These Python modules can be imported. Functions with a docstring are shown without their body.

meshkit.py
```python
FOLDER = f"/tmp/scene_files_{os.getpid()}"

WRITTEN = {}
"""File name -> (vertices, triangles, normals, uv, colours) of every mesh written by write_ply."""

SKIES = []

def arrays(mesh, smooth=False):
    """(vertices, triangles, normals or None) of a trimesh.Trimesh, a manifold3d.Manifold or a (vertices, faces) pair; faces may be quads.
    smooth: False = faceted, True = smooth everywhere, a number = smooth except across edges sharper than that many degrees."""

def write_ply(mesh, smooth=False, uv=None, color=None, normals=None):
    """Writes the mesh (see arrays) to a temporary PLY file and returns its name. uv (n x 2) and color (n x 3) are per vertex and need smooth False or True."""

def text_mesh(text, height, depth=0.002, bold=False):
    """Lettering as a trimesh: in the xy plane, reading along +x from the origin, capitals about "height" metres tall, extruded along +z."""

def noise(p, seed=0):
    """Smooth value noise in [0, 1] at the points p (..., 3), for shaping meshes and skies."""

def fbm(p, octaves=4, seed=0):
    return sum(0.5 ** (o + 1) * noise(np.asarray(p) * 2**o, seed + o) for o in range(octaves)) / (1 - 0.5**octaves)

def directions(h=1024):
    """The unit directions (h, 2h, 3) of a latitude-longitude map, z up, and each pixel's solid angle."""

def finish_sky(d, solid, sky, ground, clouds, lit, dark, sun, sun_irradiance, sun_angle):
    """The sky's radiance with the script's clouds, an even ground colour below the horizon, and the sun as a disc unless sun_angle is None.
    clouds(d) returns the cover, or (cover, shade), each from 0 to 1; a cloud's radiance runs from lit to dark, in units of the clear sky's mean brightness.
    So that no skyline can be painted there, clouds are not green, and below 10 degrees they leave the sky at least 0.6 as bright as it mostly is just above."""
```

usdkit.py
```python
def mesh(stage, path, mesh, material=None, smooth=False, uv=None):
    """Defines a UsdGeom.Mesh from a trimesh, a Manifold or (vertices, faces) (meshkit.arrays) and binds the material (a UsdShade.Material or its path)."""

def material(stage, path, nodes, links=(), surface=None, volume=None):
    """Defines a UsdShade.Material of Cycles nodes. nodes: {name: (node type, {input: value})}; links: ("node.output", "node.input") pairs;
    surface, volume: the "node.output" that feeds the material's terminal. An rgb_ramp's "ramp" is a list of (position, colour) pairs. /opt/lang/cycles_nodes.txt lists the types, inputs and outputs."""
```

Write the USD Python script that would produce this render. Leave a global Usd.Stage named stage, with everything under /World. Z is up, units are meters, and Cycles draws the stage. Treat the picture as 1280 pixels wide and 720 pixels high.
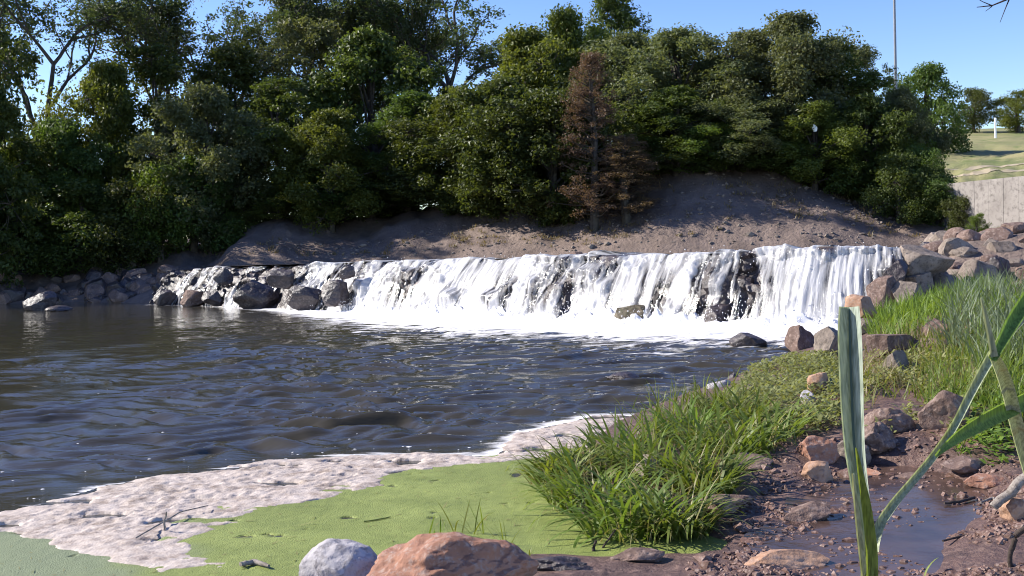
import math
import numpy as np
import trimesh
import shapely
import usdkit
from meshkit import noise, fbm
from pxr import Usd, UsdGeom, UsdLux, UsdShade, Sdf, Gf, Vt

stage = Usd.Stage.CreateInMemory()
UsdGeom.SetStageUpAxis(stage, UsdGeom.Tokens.z)
UsdGeom.SetStageMetersPerUnit(stage, 1.0)
world = UsdGeom.Xform.Define(stage, '/World')
stage.SetDefaultPrim(world.GetPrim())
UsdGeom.Scope.Define(stage, '/World/Looks')

# ------------------------------------------------------------------ camera, sky, sun, exposure
FPX, EYE = 1372.0, np.array([0.0, 0.0, 1.5])
PITCH, ROLL = math.radians(1.63), math.radians(1.64)
fwd = np.array([0, math.cos(PITCH), -math.sin(PITCH)])
r0, u0 = np.array([1.0, 0, 0]), np.array([0, math.sin(PITCH), math.cos(PITCH)])
RR = math.cos(ROLL) * r0 - math.sin(ROLL) * u0
UU = math.sin(ROLL) * r0 + math.cos(ROLL) * u0
cam = UsdGeom.Camera.Define(stage, '/World/camera')
cam.CreateHorizontalApertureAttr(36.0)
cam.CreateVerticalApertureAttr(20.25)
cam.CreateFocalLengthAttr(36.0 * FPX / 1280)
cam.CreateClippingRangeAttr(Gf.Vec2f(0.05, 8000))
cam.AddTransformOp().Set(Gf.Matrix4d(*[float(x) for row in (list(RR) + [0], list(UU) + [0], list(-fwd) + [0], list(EYE) + [1]) for x in row]))
cam.CreateExposureAttr(1.08)
SUN = np.array([-0.77, 0.18, 0.53]); SUN /= np.linalg.norm(SUN)
sun = UsdLux.DistantLight.Define(stage, '/World/sun')
sun.CreateIntensityAttr(1.25); sun.CreateAngleAttr(0.5); sun.CreateColorAttr(Gf.Vec3f(1.0, 0.95, 0.87))
sun.GetPrim().CreateAttribute('inputs:normalize', Sdf.ValueTypeNames.Bool).Set(True)
_z = SUN; _x = np.cross([0, 0, 1.0], _z); _x /= np.linalg.norm(_x); _y = np.cross(_z, _x)
sun.AddTransformOp().Set(Gf.Matrix4d(*[float(a) for row in (list(_x) + [0], list(_y) + [0], list(_z) + [0], [0, 0, 60, 1]) for a in row]))
usdkit.material(stage, '/World/Looks/sky_look', {
    'sky': ('sky_texture', {'sky_type': 'single_scattering', 'sun_disc': False, 'sun_elevation': math.asin(SUN[2]), 'sun_rotation': math.atan2(SUN[0], SUN[1]),
                            'altitude': 300.0, 'air_density': 1.0, 'aerosol_density': 0.35, 'ozone_density': 1.4}),
    'hs': ('hsv', {'saturation': 1.3, 'hue': 0.52}),
    'bg': ('background_shader', {'strength': 0.105})}, [('sky.color', 'hs.color'), ('hs.color', 'bg.color')], surface='bg.background')
dome = UsdLux.DomeLight.Define(stage, '/World/sky')
UsdShade.MaterialBindingAPI.Apply(dome.GetPrim()).Bind(UsdShade.Material.Get(stage, '/World/Looks/sky_look'))
dome.GetPrim().SetCustomDataByKey('kind', 'structure')


def ray(px, py):
    return fwd + (px - 640) / FPX * RR + (360 - py) / FPX * UU


def G(px, py, z=0.0):
    """where the ray of a photo pixel meets height z"""
    d = ray(px, py)
    return EYE + d * (z - EYE[2]) / d[2]


def D(px, py, y):
    """the point of a pixel's ray at distance y"""
    d = ray(px, py)
    return EYE + d * y / d[1]


def proj(p):
    q = np.asarray(p, float) - EYE
    f = q @ fwd
    return 640 + FPX * (q @ RR) / f, 360 - FPX * (q @ UU) / f


def sm(a, b, x):
    t = np.clip((np.asarray(x, float) - a) / (b - a), 0, 1)
    return t * t * (3 - 2 * t)


# ------------------------------------------------------------------ helpers
used = {}


def path_of(name, parent=None):
    base = (parent.GetPath().pathString if parent else '/World') + '/' + name
    n = used.get(base, -1) + 1
    used[base] = n
    return base if n == 0 else f'{base}_{n:03d}'


def tag(o, label=None, cat=None, group=None, kind=None):
    for k, v in (('label', label), ('category', cat), ('group', group), ('kind', kind)):
        if v:
            o.SetCustomDataByKey(k, v)
    return o


def obj(name, mesh, mat, parent=None, smooth=30, uv=None, **primvars):
    m = usdkit.mesh(stage, path_of(name, parent), mesh, f'/World/Looks/{mat}', smooth=smooth, uv=uv)
    for k, v in primvars.items():
        UsdGeom.PrimvarsAPI(m).CreatePrimvar(k, Sdf.ValueTypeNames.FloatArray, 'vertex').Set(Vt.FloatArray.FromNumpy(np.asarray(v, np.float32)))
    return m.GetPrim()


def thing(name, label, cat, loc=(0, 0, 0), rz=0.0, scale=(1, 1, 1), group=None):
    x = UsdGeom.Xform.Define(stage, path_of(name))
    x.AddTranslateOp().Set(Gf.Vec3d(*map(float, loc)))
    x.AddRotateZOp().Set(float(rz))
    x.AddScaleOp().Set(Gf.Vec3f(*map(float, scale)))
    return tag(x.GetPrim(), label, cat, group)


def tube(pts, rad, sides=6):
    p = np.asarray(pts, float)
    t = np.gradient(p, axis=0); t /= np.linalg.norm(t, axis=1, keepdims=True) + 1e-9
    a = np.cross(t, np.where(np.abs(t[:, 2:]) < 0.9, [0, 0, 1.0], [1.0, 0, 0])); a /= np.linalg.norm(a, axis=1, keepdims=True) + 1e-9
    b = np.cross(t, a); an = np.arange(sides) * 2 * np.pi / sides
    r = np.broadcast_to(rad, (len(p),))
    v = p[:, None] + r[:, None, None] * (np.cos(an)[None, :, None] * a[:, None] + np.sin(an)[None, :, None] * b[:, None])
    i, j = np.meshgrid(np.arange(len(p) - 1), np.arange(sides), indexing='ij')
    q = np.stack([i * sides + j, i * sides + (j + 1) % sides, (i + 1) * sides + (j + 1) % sides, (i + 1) * sides + j], -1).reshape(-1, 4)
    f = np.vstack([q[:, [0, 1, 2]], q[:, [0, 2, 3]]])
    v = v.reshape(-1, 3)
    for row, flip in ((0, False), (len(p) - 1, True)):
        k = row * sides
        cap = np.array([[k, k + i + 1, k + i] if flip is False else [k, k + i, k + i + 1] for i in range(1, sides - 1)])
        f = np.vstack([f, cap])
    return v, f


def join(parts):
    vs, fs, n = [], [], 0
    for v, f in parts:
        vs.append(v); fs.append(np.asarray(f) + n); n += len(v)
    return np.vstack(vs), np.vstack(fs)


def grid_faces(a, b):
    i, j = np.meshgrid(np.arange(a - 1), np.arange(b - 1), indexing='ij')
    k = (i * b + j).ravel()
    return np.vstack([np.stack([k, k + b, k + b + 1], 1), np.stack([k, k + b + 1, k + 1], 1)])


def sdf(xy, poly):
    """signed distance, positive inside"""
    pg = shapely.Polygon(poly); shapely.prepare(pg)
    pts = shapely.points(xy[..., 0], xy[..., 1])
    d = shapely.distance(pts, pg.exterior)
    return np.where(shapely.contains(pg, pts), d, -d)


# ------------------------------------------------------------------ materials
def mix3(name, ca, cb, cc=None, scale=3.0, rough=0.85, bump=0.5, bscale=None, bdist=0.05, fine=0.0, space='geometry.position', spec=0.3, detail=6.0, extra=None):
    n = {'g': ('geometry', {}), 't': ('texture_coordinate', {}),
         'n1': ('noise_texture', {'scale': scale, 'detail': detail, 'roughness': 0.62}),
         'r1': ('rgb_ramp', {'ramp': [(0.30, ca), (0.68, cb)]}),
         'n2': ('noise_texture', {'scale': bscale or scale * 3, 'detail': 8.0, 'roughness': 0.65}),
         'b': ('bump', {'strength': bump, 'distance': bdist}),
         'p': ('principled_bsdf', {'roughness': rough, 'specular_ior_level': spec})}
    v = 'g.position' if space == 'geometry.position' else 't.object'
    l = [(v, 'n1.vector'), (v, 'n2.vector'), ('n1.fac', 'r1.fac'), ('n2.fac', 'b.height'), ('b.normal', 'p.normal')]
    if cc is not None:
        n['n3'] = ('noise_texture', {'scale': scale * 5.3, 'detail': 6.0, 'roughness': 0.7})
        n['r3'] = ('rgb_ramp', {'ramp': [(0.50, (0, 0, 0)), (0.66, (1, 1, 1))]})
        n['m'] = ('mix', {'color2': cc})
        l += [(v, 'n3.vector'), ('n3.fac', 'r3.fac'), ('r3.color', 'm.fac'), ('r1.color', 'm.color1'), ('m.color', 'p.base_color')]
    else:
        l += [('r1.color', 'p.base_color')]
    usdkit.material(stage, f'/World/Looks/{name}', n, l, surface='p.BSDF')


mix3('mud', (0.045, 0.025, 0.019), (0.12, 0.066, 0.049), (0.17, 0.105, 0.08), scale=3.0, rough=0.55, bump=0.9, bscale=22, bdist=0.03, spec=0.45)
mix3('bank_soil', (0.095, 0.068, 0.055), (0.225, 0.168, 0.138), (0.155, 0.115, 0.093), scale=0.7, bump=0.9, bscale=6, bdist=0.12)
mix3('hill_grass', (0.15, 0.17, 0.06), (0.27, 0.235, 0.115), (0.12, 0.15, 0.045), scale=0.13, bump=0.8, bscale=9, bdist=0.08)
mix3('riverbed', (0.05, 0.045, 0.035), (0.09, 0.08, 0.06), scale=2.0)
mix3('rock_red', (0.16, 0.075, 0.05), (0.33, 0.165, 0.105), (0.30, 0.21, 0.17), scale=5.0, bump=0.7, bscale=18, bdist=0.02, space='o')
mix3('rock_orange', (0.24, 0.13, 0.08), (0.42, 0.26, 0.17), (0.34, 0.24, 0.19), scale=6.0, bump=0.6, bscale=24, bdist=0.015, space='o')
mix3('rock_grey', (0.24, 0.225, 0.23), (0.42, 0.39, 0.40), (0.16, 0.145, 0.15), scale=4.0, bump=0.6, bscale=20, bdist=0.02, space='o')
mix3('rock_tan', (0.125, 0.098, 0.08), (0.26, 0.21, 0.172), (0.085, 0.066, 0.055), scale=3.0, bump=0.7, bscale=12, bdist=0.03, space='o')
mix3('rock_brown', (0.075, 0.047, 0.038), (0.185, 0.122, 0.098), (0.25, 0.185, 0.155), scale=4.0, bump=0.7, bscale=16, bdist=0.03, space='o')
mix3('gravel_red', (0.06, 0.032, 0.024), (0.17, 0.095, 0.07), (0.26, 0.19, 0.16), scale=9.0, bump=0.3, rough=.6)
mix3('rock_wet', (0.018, 0.013, 0.014), (0.055, 0.04, 0.038), (0.09, 0.07, 0.065), scale=2.5, rough=0.38, bump=0.8, bscale=7, bdist=0.06, spec=0.5)
mix3('rock_mossy', (0.06, 0.05, 0.03), (0.17, 0.13, 0.085), (0.09, 0.085, 0.04), scale=3.0, rough=0.5, bump=0.7, bscale=9, bdist=0.04, space='o')
mix3('bark', (0.035, 0.028, 0.022), (0.085, 0.07, 0.055), scale=6.0, bump=0.9, bscale=14, bdist=0.04)
mix3('driftwood', (0.12, 0.10, 0.085), (0.30, 0.26, 0.225), (0.07, 0.055, 0.045), scale=9.0, bump=0.9, bscale=40, bdist=0.01)
mix3('dark_root', (0.02, 0.014, 0.011), (0.06, 0.042, 0.033), scale=9.0, bump=0.9, bscale=40, bdist=0.01)
mix3('concrete', (0.19, 0.17, 0.155), (0.26, 0.235, 0.215), (0.13, 0.115, 0.105), scale=1.1, bump=0.3, bscale=10, bdist=0.02)
mix3('track', (0.29, 0.24, 0.155), (0.36, 0.30, 0.21), scale=1.0, bump=0.4, bscale=12, bdist=0.03)
mix3('white_paint', (0.72, 0.72, 0.70), (0.80, 0.80, 0.78), scale=3.0, bump=0.1, rough=0.5)
mix3('mast_steel', (0.16, 0.17, 0.20), (0.20, 0.21, 0.24), scale=2.0, bump=0.1, rough=0.5)


def leaf_mat(name, dark, light, trans=0.35, objvar=0.35, rough=0.5, veins=False, spec=0.35):
    n = {'g': ('geometry', {}), 'oi': ('object_info', {}),
         'n': ('noise_texture', {'scale': 0.55, 'detail': 3.0}),
         'a': ('math', {'math_type': 'multiply_add', 'value2': 0.55, 'value3': 0.0}),
         'b': ('math', {'math_type': 'multiply_add', 'value2': 0.45}),
         'r': ('rgb_ramp', {'ramp': [(0.15, dark), (0.75, light)]}),
         'ov': ('math', {'math_type': 'multiply_add', 'value2': objvar, 'value3': 1.0 - objvar / 2}),
         'h': ('hsv', {'saturation': 1.0}),
         'hu': ('math', {'math_type': 'multiply_add', 'value2': 0.05, 'value3': 0.475}),
         'p': ('principled_bsdf', {'roughness': rough, 'specular_ior_level': spec}),
         'tw': ('mix', {'mix_type': 'multiply', 'fac': 1.0, 'color2': (1.25, 1.2, 0.6)}), 'tr': ('translucent_bsdf', {}), 'mx': ('mix_closure', {'fac': trans})}
    l = [('g.position', 'n.vector'), ('g.random_per_island', 'a.value1'), ('n.fac', 'b.value1'), ('a.value', 'b.value3'), ('b.value', 'r.fac'),
         ('oi.random', 'ov.value1'), ('ov.value', 'h.value'), ('oi.random', 'hu.value1'), ('hu.value', 'h.hue'), ('r.color', 'h.color'),
         ('h.color', 'p.base_color'), ('h.color', 'tw.color1'), ('tw.color', 'tr.color'), ('p.BSDF', 'mx.closure1'), ('tr.BSDF', 'mx.closure2')]
    if veins:  # fine lengthwise veins and pale or brown flecks
        n['vm'] = ('mapping', {'scale': (420, 420, 14)}); n['vn'] = ('noise_texture', {'scale': 1.0, 'detail': 2.0}); n['vr'] = ('rgb_ramp', {'ramp': [(0.35, (.62, .64, .55)), (0.62, (1.12, 1.1, 1.05))]})
        n['fn'] = ('noise_texture', {'scale': 26.0, 'detail': 5.0, 'roughness': .7}); n['fr'] = ('rgb_ramp', {'ramp': [(0.60, (0, 0, 0)), (0.72, (.7, .7, .7))]})
        n['vx'] = ('mix', {'mix_type': 'multiply', 'fac': 1.0}); n['fx'] = ('mix', {'color2': (.30, .22, .10)})
        l = [x for x in l if x[0] != 'h.color'] + [('g.position', 'vm.vector'), ('vm.vector', 'vn.vector'), ('vn.fac', 'vr.fac'), ('h.color', 'vx.color1'), ('vr.color', 'vx.color2'), ('g.position', 'fn.vector'), ('fn.fac', 'fr.fac'),
             ('fr.color', 'fx.fac'), ('vx.color', 'fx.color1'), ('fx.color', 'p.base_color'), ('fx.color', 'tw.color1')]
    usdkit.material(stage, f'/World/Looks/{name}', n, l, surface='mx.closure')


leaf_mat('leaf_green', (0.062, 0.090, 0.018), (0.158, 0.194, 0.046), 0.42, 0.5)
leaf_mat('leaf_yellow_green', (0.095, 0.124, 0.020), (0.225, 0.265, 0.048), 0.45, 0.4)
leaf_mat('leaf_grey_green', (0.098, 0.114, 0.046), (0.225, 0.242, 0.108), 0.42, 0.4)
leaf_mat('leaf_airy', (0.055, 0.076, 0.028), (0.125, 0.155, 0.06), 0.42, 0.3)
leaf_mat('leaf_dead', (0.125, 0.078, 0.050), (0.29, 0.19, 0.125), 0.35, 0.2)
leaf_mat('grass_blade', (0.10, 0.135, 0.022), (0.32, 0.37, 0.085), 0.45, 0.2)
leaf_mat('grass_fresh', (0.115, 0.17, 0.025), (0.33, 0.41, 0.08), 0.45, 0.2)
leaf_mat('grass_dry', (0.20, 0.17, 0.07), (0.36, 0.31, 0.16), 0.3, 0.2)
leaf_mat('grass_grey', (0.11, 0.15, 0.085), (0.24, 0.29, 0.18), 0.3, 0.2)
leaf_mat('weed_leaf', (0.20, 0.21, 0.07), (0.44, 0.44, 0.20), 0.4, 0.2)
leaf_mat('reed_green', (0.19, 0.27, 0.06), (0.28, 0.36, 0.10), 0.45, 0.1, veins=True)
leaf_mat('reed_dark', (0.05, 0.085, 0.06), (0.09, 0.13, 0.09), 0.1, 0.1)
leaf_mat('reed_grey', (0.40, 0.46, 0.39), (0.54, 0.59, 0.51), 0.35, 0.1, veins=True)
leaf_mat('reed_pale', (0.36, 0.40, 0.27), (0.50, 0.52, 0.38), 0.3, 0.1, veins=True)

# pool water: murky, with torn foam and painted white ripple glints where the vertex value "foam" says that there is some
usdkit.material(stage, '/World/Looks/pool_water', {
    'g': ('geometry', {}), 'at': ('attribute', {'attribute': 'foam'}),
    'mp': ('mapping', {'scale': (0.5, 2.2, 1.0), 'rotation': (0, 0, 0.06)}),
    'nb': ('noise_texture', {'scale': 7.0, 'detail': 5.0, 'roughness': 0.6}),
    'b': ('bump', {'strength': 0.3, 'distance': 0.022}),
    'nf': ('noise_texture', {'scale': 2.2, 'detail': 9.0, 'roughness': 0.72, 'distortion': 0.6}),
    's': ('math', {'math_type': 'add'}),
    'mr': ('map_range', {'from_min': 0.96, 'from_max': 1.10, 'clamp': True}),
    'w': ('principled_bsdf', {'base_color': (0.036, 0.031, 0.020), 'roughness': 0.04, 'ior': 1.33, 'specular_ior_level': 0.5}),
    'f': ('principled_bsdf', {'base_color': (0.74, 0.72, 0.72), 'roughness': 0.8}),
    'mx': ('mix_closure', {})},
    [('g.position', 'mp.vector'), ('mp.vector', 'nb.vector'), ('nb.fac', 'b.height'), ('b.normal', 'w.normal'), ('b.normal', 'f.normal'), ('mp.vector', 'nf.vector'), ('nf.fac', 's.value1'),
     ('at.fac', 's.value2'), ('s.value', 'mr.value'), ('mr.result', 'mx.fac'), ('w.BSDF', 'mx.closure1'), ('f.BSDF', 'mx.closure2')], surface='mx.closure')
usdkit.material(stage, '/World/Looks/puddle_water', {
    'g': ('geometry', {}), 'n': ('noise_texture', {'scale': 14.0, 'detail': 3.0}), 'b': ('bump', {'strength': 0.12, 'distance': 0.02}),
    'nc': ('noise_texture', {'scale': 3.0, 'detail': 4.0}), 'r': ('rgb_ramp', {'ramp': [(0.3, (0.030, 0.018, 0.014)), (0.7, (0.085, 0.052, 0.040))]}),
    'w': ('principled_bsdf', {'roughness': 0.16, 'ior': 1.33, 'specular_ior_level': 0.4})},
    [('g.position', 'n.vector'), ('n.fac', 'b.height'), ('b.normal', 'w.normal'), ('g.position', 'nc.vector'), ('nc.fac', 'r.fac'), ('r.color', 'w.base_color')], surface='w.BSDF')
# white water: torn by the vertex value "cover" and by a fine streak noise
usdkit.material(stage, '/World/Looks/white_water', {
    'at': ('attribute', {'attribute': 'cover'}), 'uv': ('uvmap', {'attribute': 'st'}),
    'mp': ('mapping', {'scale': (13.0, 1.7, 1.0)}),
    'n': ('noise_texture', {'scale': 1.0, 'detail': 6.0, 'roughness': 0.7}),
    's': ('math', {'math_type': 'multiply_add', 'value2': 1.5}),
    'mr': ('map_range', {'from_min': 0.86, 'from_max': 1.66, 'clamp': True}),
    'b': ('bump', {'strength': 0.5, 'distance': 0.04}),
    'f': ('principled_bsdf', {'base_color': (0.66, 0.65, 0.655), 'roughness': 0.4}),
    'tl': ('translucent_bsdf', {'color': (0.74, 0.74, 0.75)}), 'm0': ('mix_closure', {'fac': 0.35}),
    'tp': ('transparent_bsdf', {'color': (0.92, 0.92, 0.92)}), 'gl': ('glossy_bsdf', {'roughness': 0.12}), 'fr': ('fresnel', {'IOR': 1.33}),
    'm1': ('mix_closure', {}), 'mx': ('mix_closure', {})},
    [('uv.UV', 'mp.vector'), ('mp.vector', 'n.vector'), ('n.fac', 's.value1'), ('at.fac', 's.value3'), ('s.value', 'mr.value'), ('mr.result', 'mx.fac'), ('n.fac', 'b.height'),
     ('b.normal', 'f.normal'), ('b.normal', 'gl.normal'), ('f.BSDF', 'm0.closure1'), ('tl.BSDF', 'm0.closure2'), ('fr.fac', 'm1.fac'), ('tp.BSDF', 'm1.closure1'), ('gl.BSDF', 'm1.closure2'),
     ('m1.closure', 'mx.closure1'), ('m0.closure', 'mx.closure2')], surface='mx.closure')
usdkit.material(stage, '/World/Looks/froth', {
    'g': ('geometry', {}), 'n': ('noise_texture', {'scale': 6.0, 'detail': 8.0, 'roughness': 0.7}), 'r': ('rgb_ramp', {'ramp': [(0.36, (0.20, 0.15, 0.115)), (0.48, (0.36, 0.295, 0.25)), (0.7, (0.48, 0.41, 0.36))]}),
    'v': ('voronoi_texture', {'scale': 70.0}), 'n2': ('noise_texture', {'scale': 30.0, 'detail': 6.0, 'roughness': 0.7}), 'ad': ('math', {'math_type': 'multiply_add', 'value2': 0.6}),
    'b': ('bump', {'strength': 0.35, 'distance': 0.010}), 'p': ('principled_bsdf', {'roughness': 0.7})},
    [('g.position', 'n.vector'), ('n.fac', 'r.fac'), ('r.color', 'p.base_color'), ('g.position', 'v.vector'), ('g.position', 'n2.vector'), ('v.distance', 'ad.value1'), ('n2.fac', 'ad.value3'),
     ('ad.value', 'b.height'), ('b.normal', 'p.normal')], surface='p.BSDF')
usdkit.material(stage, '/World/Looks/splash_white', {'p': ('principled_bsdf', {'base_color': (0.68, 0.67, 0.675), 'roughness': 0.6})}, [], surface='p.BSDF')
usdkit.material(stage, '/World/Looks/duckweed', {
    'g': ('geometry', {}), 'at': ('attribute', {'attribute': 'thin'}),
    'n': ('noise_texture', {'scale': 1.9, 'detail': 12.0, 'roughness': 0.74}), 'r': ('rgb_ramp', {'ramp': [(0.28, (0.09, 0.112, 0.032)), (0.42, (0.170, 0.20, 0.050)), (0.7, (0.265, 0.30, 0.085))]}),
    'v': ('voronoi_texture', {'scale': 110.0}), 'rv': ('rgb_ramp', {'ramp': [(0.0, (1.15, 1.15, 1.1)), (0.6, (0.72, 0.75, 0.68))]}), 'mm': ('mix', {'mix_type': 'multiply', 'fac': 0.8}),
    'm2': ('mix', {'color2': (0.155, 0.18, 0.105)}),
    'b': ('bump', {'strength': 0.5, 'distance': 0.006, 'invert': True}), 'p': ('principled_bsdf', {'roughness': 0.6, 'specular_ior_level': 0.3})},
    [('g.position', 'n.vector'), ('n.fac', 'r.fac'), ('g.position', 'v.vector'), ('v.distance', 'rv.fac'), ('r.color', 'mm.color1'), ('rv.color', 'mm.color2'), ('mm.color', 'm2.color1'), ('at.fac', 'm2.fac'),
     ('m2.color', 'p.base_color'), ('v.distance', 'b.height'), ('b.normal', 'p.normal')], surface='p.BSDF')

# ------------------------------------------------------------------ plan of the place
# foot of the falls (photo's water line), from left to right
foot_px = [(40, 372.5), (110, 377), (180, 380.5), (260, 383), (400, 388), (550, 394), (700, 401), (830, 406), (950, 409.5), (1080, 411), (1165, 409)]
foot = np.array([G(x, y)[:2] for x, y in foot_px])
foot = foot[2:]
seg = np.r_[0, np.cumsum(np.linalg.norm(np.diff(foot, axis=0), axis=1))]
TOTAL = seg[-1]


def foot_at(s):
    k = np.array([np.interp(s, seg, foot[:, i]) for i in (0, 1)]).T
    acc = 0
    for o in np.linspace(-1.6, 1.6, 9):  # rounded corners
        acc = acc + np.stack([np.interp(np.clip(s + o, 0, TOTAL), seg, foot[:, i]) for i in (0, 1)], -1)
    return acc / 9


def frame_at(s):
    p = foot_at(s)
    t = foot_at(np.clip(s + .8, 0, TOTAL)) - foot_at(np.clip(s - .8, 0, TOTAL)); t /= np.linalg.norm(t, axis=-1, keepdims=True)
    n = np.stack([t[..., 1], -t[..., 0]], -1)  # towards the pool
    return p, t, n


NEAR = np.array([(-60, -6), (-14, 0), (-5, 3.0)] + [tuple(G(*q)[:2]) for q in ((200, 790), (360, 740), (470, 716), (640, 700), (760, 702), (860, 700), (905, 694), (922, 678), (850, 657), (720, 640), (690, 606), (770, 532), (850, 498),
                 (930, 470), (985, 446), (1030, 430), (1075, 424))] + [(7.3, 19.4), (8.6, 21.2), (9.6, 24), (11.5, 30), (15, 39), (19, 46), (300, 46), (300, -60), (-60, -60)])
FAR = np.array([(-300, 30), (-60, 47), (-32, 49), (-21.5, 50.5), (-19.5, 50.0), (-16.5, 46.8), (-14.9, 45.0), (-13.6, 45.6), (-12.6, 49), (-8, 50.5), (0, 48), (6, 45), (12, 43.5), (17, 44.5), (24, 45.5), (60, 46), (300, 46), (300, 4000), (-300, 4000)])
_cp, _, _cn = frame_at(np.linspace(0, TOTAL, 60))
UPPER = np.vstack([_cp - 1.25 * _cn, [(9.9, 24), (14, 36), (20, 47), (30, 60), (-10, 60), (-13.5, 50)]])
PUDDLE = np.array([tuple(G(*q, 0.05)[:2]) for q in ((1040, 596), (1090, 578), (1150, 583), (1200, 598), (1235, 612), (1215, 640), (1180, 668), (1150, 700), (1130, 760), (1060, 800), (1030, 740), (1000, 690), (985, 672), (1030, 650), (1032, 620))])


def height(x, y, rough=True):
    xy = np.stack([x, y], -1)
    dn, df, du = sdf(xy, NEAR), sdf(xy, FAR), sdf(xy, UPPER)
    p = np.stack([x, y, np.zeros_like(x)], -1)
    bed = np.where(du > 0, np.minimum(du * 1.2, 1) * 0.9 - 0.1, -0.6)
    # near bank
    hb = 1.50 * sm(19.5, 23.5, y)
    rate = np.interp(y, [0, 4.5, 6, 8, 10, 14, 19, 22, 26, 50], [.06, .04, .03, .07, .12, .25, .40, .16, .05, .04])
    dd = np.maximum(dn, 0)
    zn = hb + np.where(dn > 0, 0.035 + rate * np.minimum(dd, 4.5) + 0.35 * rate * np.maximum(dd - 4.5, 0) * np.exp(-np.maximum(dd - 4.5, 0) / 60), 0.035 + 0.8 * dn)
    zn = zn + (fbm(p * 1.7, 4, 3) - .5) * 0.10 * sm(0, 1.2, dn) + (fbm(p * 6.0, 3, 8) - .5) * 0.05 * sm(-.1, .4, dn)
    near_pud = sdf(xy, PUDDLE)
    zn = np.where(y < 9, zn * (1 - sm(-0.25, 0.12, near_pud)) + 0.02 * sm(-0.25, 0.12, near_pud), zn)
    # far bank: a steep slope, then flat on the left, a hill on the right
    hb2 = 1.42 * sm(-14.8, -12.4, x)
    S = np.interp(x, [-40, -20, -8, 2, 7, 12, 17, 22], [2.6, 2.6, 2.2, 3.3, 4.4, 3.5, 2.5, 2.6])
    gr = np.interp(x, [-10, 2, 9, 15, 30], [.03, .05, .10, .150, .165])
    df2 = np.maximum(df, 0)
    zf = hb2 + np.where(df > 0, S * np.minimum(df2 / 7, 1) ** 0.9 + gr * np.minimum(np.maximum(df2 - 7, 0), 55 + 6 * np.sin(x * .1)), 0.9 * df)
    zf = zf + (fbm(p * 0.35, 4, 5) - .5) * 0.9 * sm(0, 6, df) * sm(60, 20, df) + (fbm(p * 1.6, 4, 6) - .5) * 0.35 * sm(0, 1.5, df) * sm(40, 12, df)
    zf = zf + (fbm(np.stack([x * 1.1 + .3 * y, y * .16, 0 * x], -1), 3, 15) - .5) * 0.55 * sm(.3, 2, df) * sm(11, 6, df)
    z = np.maximum(np.maximum(bed, zn), zf)
    return (z, dn, df, du) if rough else z


def ground_z(x, y):
    return height(np.atleast_1d(np.float64(x)), np.atleast_1d(np.float64(y)), False)


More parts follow.
